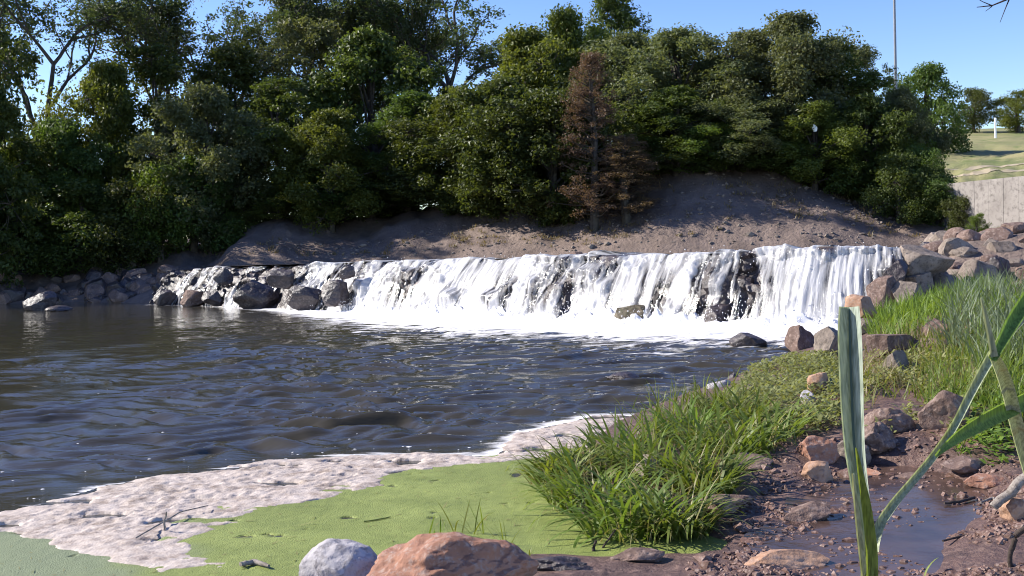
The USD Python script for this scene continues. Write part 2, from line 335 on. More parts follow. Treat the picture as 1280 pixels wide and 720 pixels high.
az = np.radians(np.r_[np.linspace(-180, -34, 70)[:-1], np.linspace(-34, 34, 460), np.linspace(34, 180, 70)[1:]])
rad = np.r_[0.3, np.geomspace(1.2, 130, 430), np.geomspace(140, 3500, 24)]
RA, AZ = np.meshgrid(rad, az, indexing='ij')
gx, gy = RA * np.sin(AZ), RA * np.cos(AZ)
gz, g_dn, g_df, g_du = height(gx, gy)
gv = np.stack([gx, gy, gz], -1).reshape(-1, 3)
gf = grid_faces(len(rad), len(az))[:, ::-1]
cen = gv[gf].mean(1)
fdn, fdf = g_dn.ravel()[gf].mean(1), g_df.ravel()[gf].mean(1)
wob = (fbm(cen * [.25, .25, 0], 3, 21) - .5) * 6
hill = (fdf > 9 + wob) & (cen[:, 0] > 10.5 + wob * .4)
kind = np.where(hill, 2, np.where(fdf > -0.35, 1, np.where(fdn > -0.4, np.where(cen[:, 1] > 19.3 + wob * .2, 4, 0), 3)))


def sub_mesh(v, f):
    u, inv = np.unique(f, return_inverse=True)
    return v[u], inv.reshape(f.shape)


nrm_flip = np.cross(gv[gf[:, 1]] - gv[gf[:, 0]], gv[gf[:, 2]] - gv[gf[:, 0]])[:, 2].mean() < 0
if nrm_flip:
    gf = gf[:, ::-1]
for k, (nm, mt) in enumerate((('near_bank', 'mud'), ('far_bank', 'bank_soil'), ('grass_hill', 'hill_grass'), ('riverbed', 'riverbed'), ('rubble_ground', 'bank_soil'))):
    tag(obj(nm, sub_mesh(gv, gf[kind == k]), mt, smooth=True), kind='structure')

# ------------------------------------------------------------------ froth and duckweed mats (outlines lie on the water)
FROTH = np.array([tuple(G(*q)[:2]) for q in ((-160, 668), (-60, 656), (0, 643), (60, 628), (130, 607), (230, 593), (330, 579), (420, 571), (540, 567), (615, 571), (634, 556), (655, 540), (690, 532), (740, 520), (790, 520), (800, 530),
                  (840, 548), (760, 562), (690, 574), (640, 578), (560, 583), (505, 590), (486, 598), (480, 610), (430, 621), (320, 638), (296, 655), (222, 676), (238, 694), (276, 706), (205, 714), (130, 700), (60, 688), (0, 668), (-160, 690))])
WEED = np.array([tuple(G(*q)[:2]) for q in ((-200, 676), (0, 660), (200, 690), (200, 660), (300, 630), (450, 600), (560, 575), (700, 560), (800, 560), (900, 640), (930, 676), (905, 700), (640, 730), (300, 800), (-200, 860))])


def mat_mesh(poly, step, hfun, pad=0.05):
    lo, hi = poly.min(0) - pad, poly.max(0) + pad
    X, Y = np.meshgrid(np.arange(lo[0], hi[0], step), np.arange(lo[1], hi[1], step), indexing='ij')
    d = sdf(np.stack([X, Y], -1), poly)
    p = np.stack([X, Y, np.zeros_like(X)], -1)
    d = d + (fbm(p * 2.2, 3, 31) - .5) * 0.22 + (fbm(p * [9, 14, 0], 4, 37) - .5) * 0.16
    Z = hfun(p, d)
    v = np.stack([X, Y, Z], -1).reshape(-1, 3)
    f = grid_faces(*X.shape)
    keep = (d.ravel()[f] > -0.03).any(1)
    return v, f[keep], d.ravel()


def froth_h(p, d):
    lump = fbm(p * [3.2, 3.2, 0], 4, 41) * .8 + np.abs(fbm(p * [9, 9, 0], 4, 43) - .5) * .7
    e = np.clip(d, 0, None)
    return -0.012 + np.minimum(d * .5, 0) + 0.020 * (1 - np.exp(-e / .02)) + 0.038 * (1 - np.exp(-e / .14)) * np.clip(lump - .22, 0, 1) + 0.022 * (1 - np.exp(-e / .1)) * (fbm(p * [26, 26, 0], 3, 45) - .5) - 0.03 * sm(.60, .72, fbm(p * [2.5, 5, 0], 4, 46))


fv, ff, fd = mat_mesh(FROTH, 0.014, froth_h)
tag(obj('froth', sub_mesh(fv, ff), 'froth', smooth=True), 'thick cream froth drifting along the edge of the green duckweed', 'foam', kind='stuff')
wv, wf, wd = mat_mesh(WEED, 0.016, lambda p, d: np.where(d > 0, np.minimum(d * .25, 0.007), d * .4) + (fbm(p * [30, 30, 0], 3, 51) - .5) * .006 + (fbm(p * [2, 2, 0], 3, 52) - .5) * .004 - 0.001 - .02 * sm(.76, .80, fbm(p * [6, 8, 0], 4, 54)))
u_, inv_ = np.unique(wf, return_inverse=True)
wvv = wv[u_]
px_, _ = proj(wvv)
thin = 0.85 * sm(250, 120, px_ + (fbm(wvv * 3, 3, 53) - .5) * 160)
tag(obj('duckweed', (wvv, inv_.reshape(wf.shape)), 'duckweed', smooth=True, thin=thin), 'flat bright green duckweed covering the still water near the shore', 'duckweed', kind='stuff')

# ------------------------------------------------------------------ pool water
rng = np.random.default_rng(7)
waz = np.radians(np.linspace(-39, 36, 760))
wr = np.geomspace(3.6, 62, 620)
R2, A2 = np.meshgrid(wr, waz, indexing='ij')
wx, wy = R2 * np.sin(A2), R2 * np.cos(A2)
cell = np.maximum(R2 * (waz[1] - waz[0]), R2 * math.log(wr[1] / wr[0]))
zz = np.zeros_like(wx)
wp = np.stack([wx, wy, np.zeros_like(wx)], -1)
warp = (fbm(wp * .45, 3, 61) - .5) * 2.2
warp2 = (fbm(wp * .45 + 50, 3, 62) - .5) * 2.2
gust = 0.45 + 1.1 * fbm(wp * .30, 3, 63)
for i in range(80):
    lam = float(np.exp(rng.uniform(math.log(0.10), math.log(0.62))))
    th = math.radians(rng.normal(-96, 24))
    kx, ky = math.cos(th) * 2 * math.pi / lam, math.sin(th) * 2 * math.pi / lam
    amp = 0.0105 * lam ** 1.0 * rng.uniform(.5, 1.4) * np.clip((lam / cell - 3) / 3, 0, 1)
    ph = kx * (wx + warp) + ky * (wy + warp2) + rng.uniform(0, 6.28)
    zz += amp * (np.sin(ph) + 0.25 * np.sin(2 * ph + 1.2))
xy = np.stack([wx, wy], -1)
dmat = np.maximum(sdf(xy, FROTH), sdf(xy, WEED))
calm = sm(0.0, -0.9, dmat)
bp = foot_at(np.linspace(0, TOTAL, 400))
fl = shapely.LineString(bp)
dfall = shapely.distance(shapely.points(wx, wy), fl)
dist_px, _ = proj(np.stack([wx, wy, 0 * wx], -1))
strong = 0.35 + 0.65 * sm(250, 480, dist_px)
zz *= gust * calm * (.65 + .35 * sm(100, 420, dist_px)) * (1 + 0.9 * np.exp(-dfall / 3.0) * strong)
zz += 0.05 * np.exp(-dfall / 1.2) * (fbm(wp * 2.2, 4, 66) - .4) * strong
foam_glint_v = strong * (0.62 * np.exp(-dfall / 0.9) + 0.42 * np.exp(-dfall / 4.5)) + 0.37 * np.exp(-dfall / 15) * strong + np.where(dmat < .02, 0.44 * np.exp(np.minimum(dmat, 0) / 0.28), 0.0) + 0.10 * sm(.05, -.02, zz)*0  # foam at falls and mats; the widest falloff paints ripple glints as white streaks
wvtx = np.stack([wx, wy, zz], -1).reshape(-1, 3)
wfc = grid_faces(len(wr), len(waz))
sd_up = sdf(xy, UPPER).ravel()
dnw = sdf(xy, NEAR).ravel(); dfw = sdf(xy, FAR).ravel()
keep = ((sd_up < 0.1) & (dnw < 0.6) & (dfw < 1.0))[wfc].all(1)
wfc = wfc[keep]
if np.cross(wvtx[wfc[:, 1]] - wvtx[wfc[:, 0]], wvtx[wfc[:, 2]] - wvtx[wfc[:, 0]])[:, 2].mean() < 0:
    wfc = wfc[:, ::-1]
u_, inv_ = np.unique(wfc, return_inverse=True)
tag(obj('river_water', (wvtx[u_], inv_.reshape(wfc.shape)), 'pool_water', smooth=True, foam=foam_glint_v.ravel()[u_]), kind='structure')


def water_z(x, y):
    return 0.0


# upper water behind the crest
cp, ct, cn = frame_at(np.linspace(0, TOTAL, 160))
back = np.array([(-13, 52), (-6, 55), (6, 50), (22, 52)])
rows = []
for f in np.linspace(0, 1, 60) ** 1.5:
    tgt = np.stack([np.interp(np.linspace(0, 1, 160), np.linspace(0, 1, 4), back[:, i]) for i in (0, 1)], -1)
    rows.append((cp - 1.05 * cn) * (1 - f) + tgt * f)
uw = np.stack(rows)
uz = 1.455 + (fbm(np.concatenate([uw * 1.3, 0 * uw[..., :1]], -1), 4, 71) - .5) * 0.05
uv3 = np.concatenate([uw, uz[..., None]], -1).reshape(-1, 3)
uf = grid_faces(60, 160)
if np.cross(uv3[uf[:, 1]] - uv3[uf[:, 0]], uv3[uf[:, 2]] - uv3[uf[:, 0]])[:, 2].mean() < 0:
    uf = uf[:, ::-1]
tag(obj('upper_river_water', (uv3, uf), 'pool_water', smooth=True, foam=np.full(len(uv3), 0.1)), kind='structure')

# ------------------------------------------------------------------ the falls: rock ledge, white water over it, froth at its foot
M, T = 1500, 70
s = np.linspace(0, TOTAL, M)
P0, TT, NN = frame_at(s)
spx, _ = proj(np.concatenate([P0, np.zeros((M, 1))], 1))


def ledge(cut):
    """points of the ledge's face (M, T, 3); cut pushes the sheet outwards"""
    u = np.linspace(-0.18, 1, T)
    Sg, Ug = np.meshgrid(s, u, indexing='ij')
    W = 1.0 + 0.5 * (fbm(np.stack([s * .35, 0 * s, 0 * s], -1), 3, 81) - .5)
    zc = 1.445 + 0.15 * (fbm(np.stack([s * .8, 0 * s + 3, 0 * s], -1), 4, 82) - .5) - 0.22 * sm(430, 230, spx) * (fbm(np.stack([s * .6, 0 * s, 0 * s], -1), 3, 84)) - 0.5 * sm(190, 80, spx)
    uu = np.clip(Ug, 0, 1)
    out = np.where(Ug < 0, Ug * 4.0, 0) * 1.0 + W[:, None] * (uu - 1)
    z = zc[:, None] * (1 - (0.42 * uu + 0.58 * uu ** 2.0)) - 0.06 * uu
    q = np.stack([Sg, Ug * 1.6, 0 * Sg], -1)
    blocks = fbm(q * [0.9, 1.6, 1], 4, 85) - .5
    env = sm(-.1, .1, Ug) * (1 - 0.3 * sm(.8, 1, Ug))
    rock = env * (0.75 * blocks + 0.30 * (fbm(q * [3.1, 4.0, 1], 3, 86) - .5))
    return Sg, Ug, P0, out, z, rock, env, q


Sg, Ug, _, out, zl, rockd, env, q = ledge(0)


def place(out_, z_, push):
    o = out_ + push * .85
    xyz = np.concatenate([P0[:, None, :] + NN[:, None, :] * o[..., None], (z_ + push * .45)[..., None]], -1)
    return xyz.reshape(-1, 3)


lf = grid_faces(M, T)
_t = place(out, zl, rockd)
if (np.cross(_t[lf[:, 1]] - _t[lf[:, 0]], _t[lf[:, 2]] - _t[lf[:, 0]])[:, 2]).mean() < 0:
    lf = lf[:, ::-1]
sharp = np.round((rockd * 5)) / 5 * 0.5 + rockd * .5
obj_ledge = tag(obj('rock_ledge', (place(out, zl, sharp - 0.07), lf), 'rock_wet', smooth=40), kind='structure')

# how much water runs where, along the photo's x
ctrl = [(60, -3), (206, -1.6), (215, .15), (232, .35), (262, .2), (268, -.7), (276, .2), (286, .55), (300, .35), (318, -.1), (345, -.3), (362, .4), (385, .5), (400, .25), (408, -.35), (420, .35), (436, .35), (446, .75), (480, .8), (500, .55), (530, .85), (640, .85),
        (655, .55), (680, .8), (700, .6), (716, .5), (735, .9), (800, .85), (850, .8), (875, .5), (910, .42), (940, .55), (960, .85), (1050, .9), (1085, .7), (1105, .45), (1125, .25), (1150, -.1)]
C = np.interp(spx, [c[0] for c in ctrl], [c[1] for c in ctrl])
wander = 0.55 * (fbm(np.stack([Sg * .7, Ug * 1.1, 0 * Sg], -1), 3, 91) - .5)
st1 = fbm(np.stack([(Sg + wander) * 3.2, Ug * 1.0, 0 * Sg], -1), 4, 92)
st2 = fbm(np.stack([(Sg + wander * .6) * 9.5, Ug * 1.8, 0 * Sg], -1), 3, 93)
low = fbm(np.stack([Sg * .8, Ug * 1.5, 0 * Sg + 9], -1), 3, 94)
cov = C[:, None] - .10 + 1.6 * (st1 - .5) + 1.3 * (st2 - .5) + 0.9 * (low - .5) - 1.4 * np.clip(rockd - .12, 0, 1) + 0.35 * sm(.75, 1, Ug) * (C[:, None] > .3)
for gx0, gu, rx, ru, am in ((716, .10, 20, .16, 1.0), (688, .62, 12, .3, .9), (660, .5, 8, .4, .5), (905, .55, 26, .35, .30), (908, .9, 14, .13, .6), (488, .55, 14, .35, .7), (730, .45, 9, .25, .7), (812, .7, 12, .25, .5), (1020, .05, 26, .1, .8), (985, .5, 8, .3, .4)):
    cov -= am * np.exp(-((spx[:, None] - gx0) / rx) ** 2 - ((Ug - gu) / ru) ** 2)
cov = np.clip(cov, 0, 1.0)
sheet = np.maximum(rockd, -0.02) * .8 + env * (0.11 * (st1 - .35) + 0.05 * (st2 - .5) + 0.04 * (low - .4)) * (.4 + .6 * cov)
falls = thing('waterfall', 'wide low white waterfall pouring over the dark rock ledge', 'waterfall')
uvs = np.stack([Sg, Ug * 1.5], -1).reshape(-1, 2)
tk = cov.ravel()
fk = lf[(tk[lf].max(1) > 0.02)]
u_, inv_ = np.unique(fk, return_inverse=True)
_lip = 0.16 * (fbm(q * [2.1, 3.0, 1], 4, 97) - .42) * sm(.22, .05, Ug) * sm(-.18, -.06, Ug) * sm(420, 560, spx)[:, None]
_pts = place(out, zl + .01 + _lip, sheet + .05)
for comp in trimesh.graph.connected_components(trimesh.graph.face_adjacency(fk), nodes=np.arange(len(fk)), min_len=60):
    fc_ = fk[comp]; u_, inv_ = np.unique(fc_, return_inverse=True)
    obj('falling_water', (_pts[u_], inv_.reshape(fc_.shape)), 'white_water', falls, smooth=True, uv=uvs[u_], cover=tk[u_])
# churned white at the foot
UU2 = np.linspace(-.35, 1, 60)
S3, U3 = np.meshgrid(s, UU2, indexing='ij')
p3 = np.stack([S3, U3 * 2.0, 0 * S3], -1)
Cs = np.clip((np.interp(spx, [c[0] for c in ctrl], [np.clip(c[1], 0, 1) for c in ctrl])), 0, 1)
Cs = np.convolve(Cs, np.ones(61) / 61, 'same') * sm(360, 470, spx)
reach = (0.35 + 0.9 * fbm(np.stack([s * .45, 0 * s, 0 * s], -1), 3, 101))
hump = np.exp(-(U3 / .38) ** 2)
lum = fbm(p3 * [2.6, 2.6, 1], 4, 102)
zz3 = -0.04 + Cs[:, None] * (hump * (0.06 + 0.62 * lum ** 2.2) + 0.07 * sm(1, .2, U3) * fbm(p3 * [3.2, 4, 1], 4, 103)) + 0.05 * (fbm(p3 * [9, 9, 1], 3, 104) - .5) * hump
o3 = U3 * np.where(U3 > 0, reach[:, None], 1.0)
v3 = np.concatenate([P0[:, None] + NN[:, None] * o3[..., None], zz3[..., None]], -1).reshape(-1, 3)
f3 = grid_faces(M, 60)
if np.cross(v3[f3[:, 1]] - v3[f3[:, 0]], v3[f3[:, 2]] - v3[f3[:, 0]])[:, 2].mean() < 0:
    f3 = f3[:, ::-1]
f3 = f3[(np.repeat(Cs, 60)[f3] > .05).all(1)]
u_, inv_ = np.unique(f3, return_inverse=True)
obj('churned_foam', (v3[u_], inv_.reshape(f3.shape)), 'splash_white', falls, smooth=True)
# flying drops
rng = np.random.default_rng(11)
octv = np.array([[1, 0, 0], [-1, 0, 0], [0, 1, 0], [0, -1, 0], [0, 0, 1], [0, 0, -1]], float)
octf = np.array([[0, 2, 4], [2, 1, 4], [1, 3, 4], [3, 0, 4], [2, 0, 5], [1, 2, 5], [3, 1, 5], [0, 3, 5]])


def specks(pos, size):
    v = pos[:, None] + octv[None] * size[:, None, :]
    f = octf[None] + 6 * np.arange(len(pos))[:, None, None]
    return v.reshape(-1, 3), f.reshape(-1, 3)


k = rng.choice(M, 5200, p=Cs / Cs.sum())
o = rng.normal(0.12, .28, len(k)); zt = np.abs(rng.normal(0, .22, len(k))) * np.exp(-np.abs(o) * 1.2) + .03
top = rng.random(len(k)) < .10
ut = rng.random(len(k))
Wk = 1.0
o = np.where(top, (ut - 1) * Wk + .14, o); zt = np.where(top, 1.5 * (1 - .42 * ut - .58 * ut ** 2) + rng.uniform(.02, .12, len(k)), zt)
pos = np.concatenate([P0[k] + NN[k] * o[:, None], zt[:, None]], 1)
obj('spray', specks(pos, (rng.uniform(.004, .013, (len(k), 1)) * np.array([[1, 1, 1.3]]))), 'splash_white', falls, smooth=False).SetCustomDataByKey('kind', 'stuff')

# bubbles drifting on the pool
n = 2600
bx, by = rng.uniform(-8, 3.2, n), rng.uniform(5.2, 15, n)
dd_ = np.maximum(sdf(np.stack([bx, by], -1), FROTH), sdf(np.stack([bx, by], -1), WEED))
dens = (0.9 * np.exp(dd_ / .35) + 0.10 * np.exp(dd_ / 2.2) + .012)
ok = (dd_ < -.01) & (rng.random(n) < dens) & (sdf(np.stack([bx, by], -1), NEAR) < -.05)
bx, by = bx[ok], by[ok]
sz = rng.uniform(.004, .012, (len(bx), 1)) * np.array([[1.5, 1.2, .28]]) * np.where(rng.random((len(bx), 1)) < .08, 1.8, 1)
tri = shapely.STRtree(shapely.points(wx.ravel(), wy.ravel()))
zi = zz.ravel()[tri.nearest(shapely.points(bx, by))]
tag(obj('foam_fleck', specks(np.stack([bx, by, zi - .001], 1), sz), 'splash_white', smooth=False), 'small white foam flecks scattered over the dark pool water', 'foam flecks', kind='stuff')


# ------------------------------------------------------------------ rocks
def rock(seed, size, sub=3, cuts=9, rough=.10, flat=.0):
    r = np.random.default_rng(seed)
    m = trimesh.creation.icosphere(sub)
    v = m.vertices.copy()
    v *= (1 + 0.30 * (fbm(v * 1.3 + seed * 3.1, 3, seed) - .5)[:, None])
    for _ in range(cuts):
        nn = r.normal(size=3); nn /= np.linalg.norm(nn)
        dlim = r.uniform(.50, .82)
        over = np.maximum(v @ nn - dlim, 0)
        v -= over[:, None] * nn * .93
    v += m.vertices * ((fbm(v * 3.1 + seed, 4, seed + 5) - .5) * rough * 2)[:, None]
    if flat:
        v[:, 2] = np.where(v[:, 2] > flat, flat + (v[:, 2] - flat) * .15, v[:, 2])
    v -= (v.max(0) + v.min(0)) / 2
    v /= (v.max(0) - v.min(0)) / 2
    return v * np.asarray(size) / 2, m.faces


def put_rock(px, py_base, wpx, hpx, mat, label, name='rock', z=None, y=None, seed=None, depth=.8, rz=0.0, tilt=(0, 0), cat='rock', group=None, sub=3, sink=.3, smooth=18, **kw):
    """px: centre; py_base: where it meets the ground in the photo; z: height there, or y: distance"""
    b = D(px, py_base, y) if y else G(px, py_base, 0.0 if z is None else z)
    if not y and z and z > .04:  # seat it on the bank
        ys = np.linspace(max(b[1] - 4, 4), b[1] + 5, 260); d_ = ray(px, py_base)
        q_ = EYE + d_[None] * (ys / d_[1])[:, None]
        hit = np.flatnonzero(q_[:, 2] < ground_z(q_[:, 0], q_[:, 1]))
        if len(hit):
            b = q_[hit[0]]
    sc = b[1] / FPX
    w, h = wpx * sc, hpx * sc * (1 + sink)
    sd = seed if seed is not None else (int(px * 7 + py_base * 13) % 9973)
    v, f = rock(sd, (w, w * depth, h), sub, **kw)
    tx, ty = map(math.radians, tilt)
    c_, s_ = math.cos(math.radians(rz)), math.sin(math.radians(rz))
    v = v @ np.array([[c_, s_, 0], [-s_, c_, 0], [0, 0, 1]])
    v = v @ np.array([[math.cos(ty), 0, -math.sin(ty)], [0, 1, 0], [math.sin(ty), 0, math.cos(ty)]])
    v = v @ np.array([[1, 0, 0], [0, math.cos(tx), math.sin(tx)], [0, -math.sin(tx), math.cos(tx)]])
    zb = b[2]
    ctr = np.array([b[0], b[1] + w * depth * .35, zb + h / 2 - h * sink / (1 + sink)])
    o = obj(name, (v, f), mat, smooth=smooth)
    UsdGeom.Xformable(o).AddTranslateOp().Set(Gf.Vec3d(*map(float, ctr)))
    return tag(o, label, cat, group)


# foreground
put_rock(421, 756, 102, 74, 'rock_grey', 'pale grey angular boulder beside the big red-brown boulder', z=0.0, seed=5, sub=5, cuts=11, rough=.07, depth=.8)
put_rock(566, 778, 224, 102, 'rock_red', 'big red-brown boulder at the bottom edge of the photo', z=0.0, seed=12, sub=6, cuts=10, rough=.12, depth=.7)
put_rock(795, 706, 78, 18, 'rock_brown', 'low split reddish stone with dark end at the duckweed edge', z=0.03, seed=21, sub=4, depth=.5, rough=.16)
put_rock(985, 716, 118, 24, 'rock_orange', 'flat orange-tan slab stone lying in the mud at the puddle', z=0.03, seed=33, sub=4, depth=.5, rough=.12, tilt=(0, 4))
put_rock(700, 722, 90, 22, 'rock_wet', 'dark wet broken stone just right of the big red-brown boulder', z=0.02, seed=40, sub=4, depth=.5, rough=.25)
put_rock(1012, 654, 66, 22, 'rock_brown', 'rounded brown stone half sunk in wet mud left of the puddle', z=0.05, seed=44, sub=4)
put_rock(1025, 602, 44, 26, 'rock_orange', 'small pinkish stone standing at the upper end of the puddle', z=0.07, seed=47, sub=4)
put_rock(1028, 578, 50, 32, 'rock_red', 'red-brown stone under the grass edge left of the tall leaf', z=0.1, seed=48, sub=4)
put_rock(1068, 580, 46, 28, 'rock_tan', 'pale stone just behind the tall grey-green leaf', z=0.1, seed=51, sub=4)
put_rock(1100, 572, 58, 42, 'rock_brown', 'dark hollowed brown stone right of the tall leaf', z=0.12, seed=54, sub=4, rough=.2)
put_rock(1118, 540, 70, 30, 'rock_brown', 'reddish brown stone above the dark hollowed stone', z=0.22, seed=57, sub=4, rough=.16)
put_rock(1185, 540, 62, 52, 'rock_brown', 'upright brown stone between weeds on the right bank', z=0.25, seed=60, sub=4, depth=.7)
put_rock(1272, 655, 34, 34, 'rock_orange', 'orange stone at the right edge beside the driftwood', z=0.10, seed=63, sub=4)
put_rock(1140, 605, 40, 12, 'rock_brown', 'thin brown stone at the back rim of the puddle', z=0.07, seed=66)
put_rock(1240, 610, 60, 16, 'rock_red', 'low red stone in the mud below the right grass', z=0.10, seed=69)
put_rock(1215, 590, 66, 16, 'rock_brown', 'flat brown stone under the leafy weeds at right', z=0.13, seed=71)
put_rock(1090, 600, 40, 12, 'rock_red', 'narrow reddish stone between tall leaf and long stem', z=0.07, seed=73)
put_rock(935, 588, 70, 18, 'rock_brown', 'flat brown stone in front of the grass clump edge', z=0.06, seed=75)
put_rock(905, 645, 90, 22, 'rock_brown', 'dark crumbly lump at the right foot of the grass clump', z=0.04, seed=77, rough=.25)
put_rock(812, 608, 40, 38, 'rock_tan', 'small tan stone showing through the grass clump', z=0.03, seed=79)
# waterside, middle distance
put_rock(938, 434, 48, 18, 'rock_wet', 'dark flat wet stone in the pool in front of the falls', z=-.01, seed=81, depth=.7)
put_rock(1008, 440, 46, 34, 'rock_brown', 'wedge-shaped brown rock at the waterline before the falls', z=0.02, seed=83, cuts=12)
put_rock(1042, 446, 42, 38, 'rock_tan', 'pale rock between the wedge rock and the tall leaf', z=0.08, seed=85)
put_rock(1020, 452, 34, 14, 'rock_tan', 'small whitish stone below the wedge rock', z=0.03, seed=86)
put_rock(918, 478, 18, 12, 'rock_wet', 'little dark stone at the shore beside white stones', z=0.0, seed=87)
put_rock(905, 492, 40, 17, 'rock_grey', 'whitish stone at the shore behind the grass clump', z=0.02, seed=88)
put_rock(935, 494, 22, 13, 'rock_mossy', 'small dark mossy stone on the weedy shore', z=0.05, seed=89)
put_rock(1025, 492, 28, 26, 'rock_orange', 'orange stone among low weeds left of the tall leaf', z=0.22, seed=90)
put_rock(1012, 508, 20, 20, 'rock_grey', 'small grey upright stone among low weeds', z=0.17, seed=91)
put_rock(782, 480, 44, 14, 'rock_wet', 'dark rock breaking the surface of the pool', z=-.02, seed=92)
put_rock(1080, 402, 40, 34, 'rock_orange', 'reddish rock at the right foot of the falls', z=0.45, seed=93, cuts=12)
put_rock(1085, 416, 34, 18, 'rock_tan', 'tan rock below the reddish rock at the falls', z=0.3, seed=94)
put_rock(1118, 442, 62, 24, 'rock_brown', 'flat dark slab in the bank grass', z=0.42, seed=95, cuts=14, flat=.4, depth=.5)
put_rock(1176, 422, 34, 24, 'rock_brown', 'purplish brown stone in the grass of the right bank', z=0.75, seed=96)
put_rock(1124, 472, 32, 34, 'rock_tan', 'pinkish stone below the dark slab', z=0.3, seed=97)
put_rock(1170, 440, 60, 16, 'rock_brown', 'low brown stone beneath the purplish stone', z=0.6, seed=98)
# rocks in the falls
put_rock(794, 405, 50, 24, 'rock_mossy', 'brown pointed boulder standing at the foot of the falls', z=0.0, seed=101, sub=4, cuts=12)
put_rock(902, 408, 42, 28, 'rock_wet', 'dark rock in the spray at the foot of the falls', z=0.0, seed=103, sub=4, cuts=12)
put_rock(718, 336, 38, 22, 'rock_brown', 'purplish rock on the crest in the middle of the falls', y=26.5, seed=105, cuts=10)
for i, (x, yb, w_, h_, lb) in enumerate(((240, 381, 46, 24, 'rounded grey-brown rock under the leftmost trickle'), (278, 352, 30, 22, 'dark square rock at the left end of the crest'), (318, 382, 72, 42, 'broad dark rock between the first and second trickles'),
        (350, 356, 46, 26, 'dark rock high beside the second trickle'), (378, 384, 58, 36, 'round dark rock below the second trickle'), (418, 376, 46, 34, 'dark leaning rock at the edge of the main falls'), (205, 380, 38, 26, 'dark jagged rock left of the leftmost trickle'),
        (264, 378, 36, 22, 'small dark rock beside the rounded grey-brown rock'), (433, 345, 26, 18, 'dark rock on the crest at the edge of the main falls'))):
    b = (0, float(np.interp(x, spx, P0[:, 1]))); w_, h_ = w_ * .8, h_ * .78
    put_rock(x, yb, w_, h_, 'rock_wet' if i else 'rock_brown', lb, y=float(b[1]) - (.75 if yb > 360 else .35), seed=110 + i, sub=4, cuts=12, depth=.55, group='rocks between the trickles at the left of the falls')
put_rock(45, 389, 44, 25, 'rock_wet', 'lone dark rock standing in the pool at far left', z=-.02, seed=131, sub=4)
put_rock(70, 390, 34, 8, 'rock_wet', 'low dark stone right beside the lone pool rock', z=-.02, seed=132)
# left riprap
rng = np.random.default_rng(23)
for i in range(95):
    x = rng.uniform(-5, 215); t = rng.random()
    yb = 375 - 62 * t ** 1.2 if x > 90 else 374 - 40 * t
    dd0 = 47.2 + 5.5 * t if x < 180 else 46.0 + 5 * t
    w_ = rng.uniform(9, 30); h_ = w_ * rng.uniform(.45, .8)
    mt = ['rock_brown', 'rock_wet', 'rock_wet', 'rock_brown'][i % 4]
    b = D(x, yb, dd0)
    zg = float(ground_z(b[0], b[1])[0]); py2 = proj(np.array([b[0], b[1], zg]))[1]
    put_rock(x, float(py2) + 2, w_, h_, mt, 'broken stone in the dark heap on the left bank', y=dd0, seed=140 + i, sub=2, cuts=12, group='stones heaped on the left bank', name='bank_stone')
# slope scatter stones
# right heap of slabs at the end of the falls
heap = [(1158, 344, 78, 40, 'rock_tan', 'pale rounded boulder at the right end of the crest', 20.6), (1150, 362, 40, 26, 'rock_tan', 'tan boulder below the pale rounded boulder', 20.5), (1186, 366, 48, 26, 'rock_tan', 'tan block above the grass at the right end of the falls', 20.5),
        (1222, 340, 84, 18, 'rock_brown', 'long thin dark slab resting across the rock heap', 23.0), (1205, 352, 76, 14, 'rock_tan', 'long pale slab leaning out of the rock heap', 21.5), (1230, 368, 58, 44, 'rock_tan', 'large tan block with a sunlit slanting face', 21.0), (1252, 362, 32, 42, 'rock_wet', 'dark upright stone beside the large tan block', 21.2),
        (1278, 352, 50, 36, 'rock_tan', 'tan boulder at the right edge beside the dark upright stone', 22.0), (1272, 320, 70, 16, 'rock_tan', 'broad flat tan boulder at the top right of the heap', 25.0), (1215, 322, 56, 12, 'rock_brown', 'flat brown stone at the top of the heap', 25.0), (1190, 318, 34, 12, 'rock_wet', 'small dark stone at the top left of the heap', 24.0),
        (1160, 314, 22, 12, 'rock_wet', 'small black stone on the crest before the heap', 24.0), (1240, 306, 44, 12, 'rock_tan', 'pinkish tan stone below the concrete wall', 31.0), (1276, 302, 36, 14, 'rock_brown', 'brown stone below the concrete wall at right', 30.0), (1210, 384, 30, 22, 'rock_tan', 'small tan stone in the grass below the heap', 19.0),
        (1122, 350, 34, 26, 'rock_wet', 'dark rock in the last thin streams at the right end', 20.2), (1108, 376, 40, 30, 'rock_brown', 'brown rock below the last streams at the right end', 19.6), (1138, 378, 40, 28, 'rock_tan', 'tan rock where the falls meet the bank grass', 19.4), (1098, 338, 26, 20, 'rock_wet', 'dark rock poking from the crest near the right end', 22.3), (1140, 346, 30, 20, 'rock_brown', 'brown rock at the very end of the falling water', 21.5)]
for i, (x, yb, w_, h_, mt, lb, yy) in enumerate(heap):
    put_rock(x, yb, w_, h_, mt, lb, y=yy, seed=220 + i, sub=4, cuts=13, depth=.8, rough=.07, tilt=(float(rng.uniform(-8, 8)), float(rng.uniform(-8, 8))), sink=.5, group='rocks heaped at the right end of the falls')
# more of the heap behind and below so that it stands on rock
for i in range(84):
    x, yy = rng.uniform(1140, 1310), (rng.uniform(20.2, 27) if i < 60 else rng.uniform(27, 42))
    b = D(x, 340, yy); zg = float(ground_z(b[0], b[1])[0]); w_ = rng.uniform(.3, .75)
    py2 = float(proj(np.array([b[0], b[1], zg]))[1])
    put_rock(x, py2 + 3, w_ / yy * FPX, w_ * .5 / yy * FPX, ['rock_tan', 'rock_brown'][i % 2], 'smaller stone wedged in the rock heap at the right end', y=yy, seed=260 + i, sub=2, cuts=12, group='small stones wedged in the right rock heap', name='heap_stone')

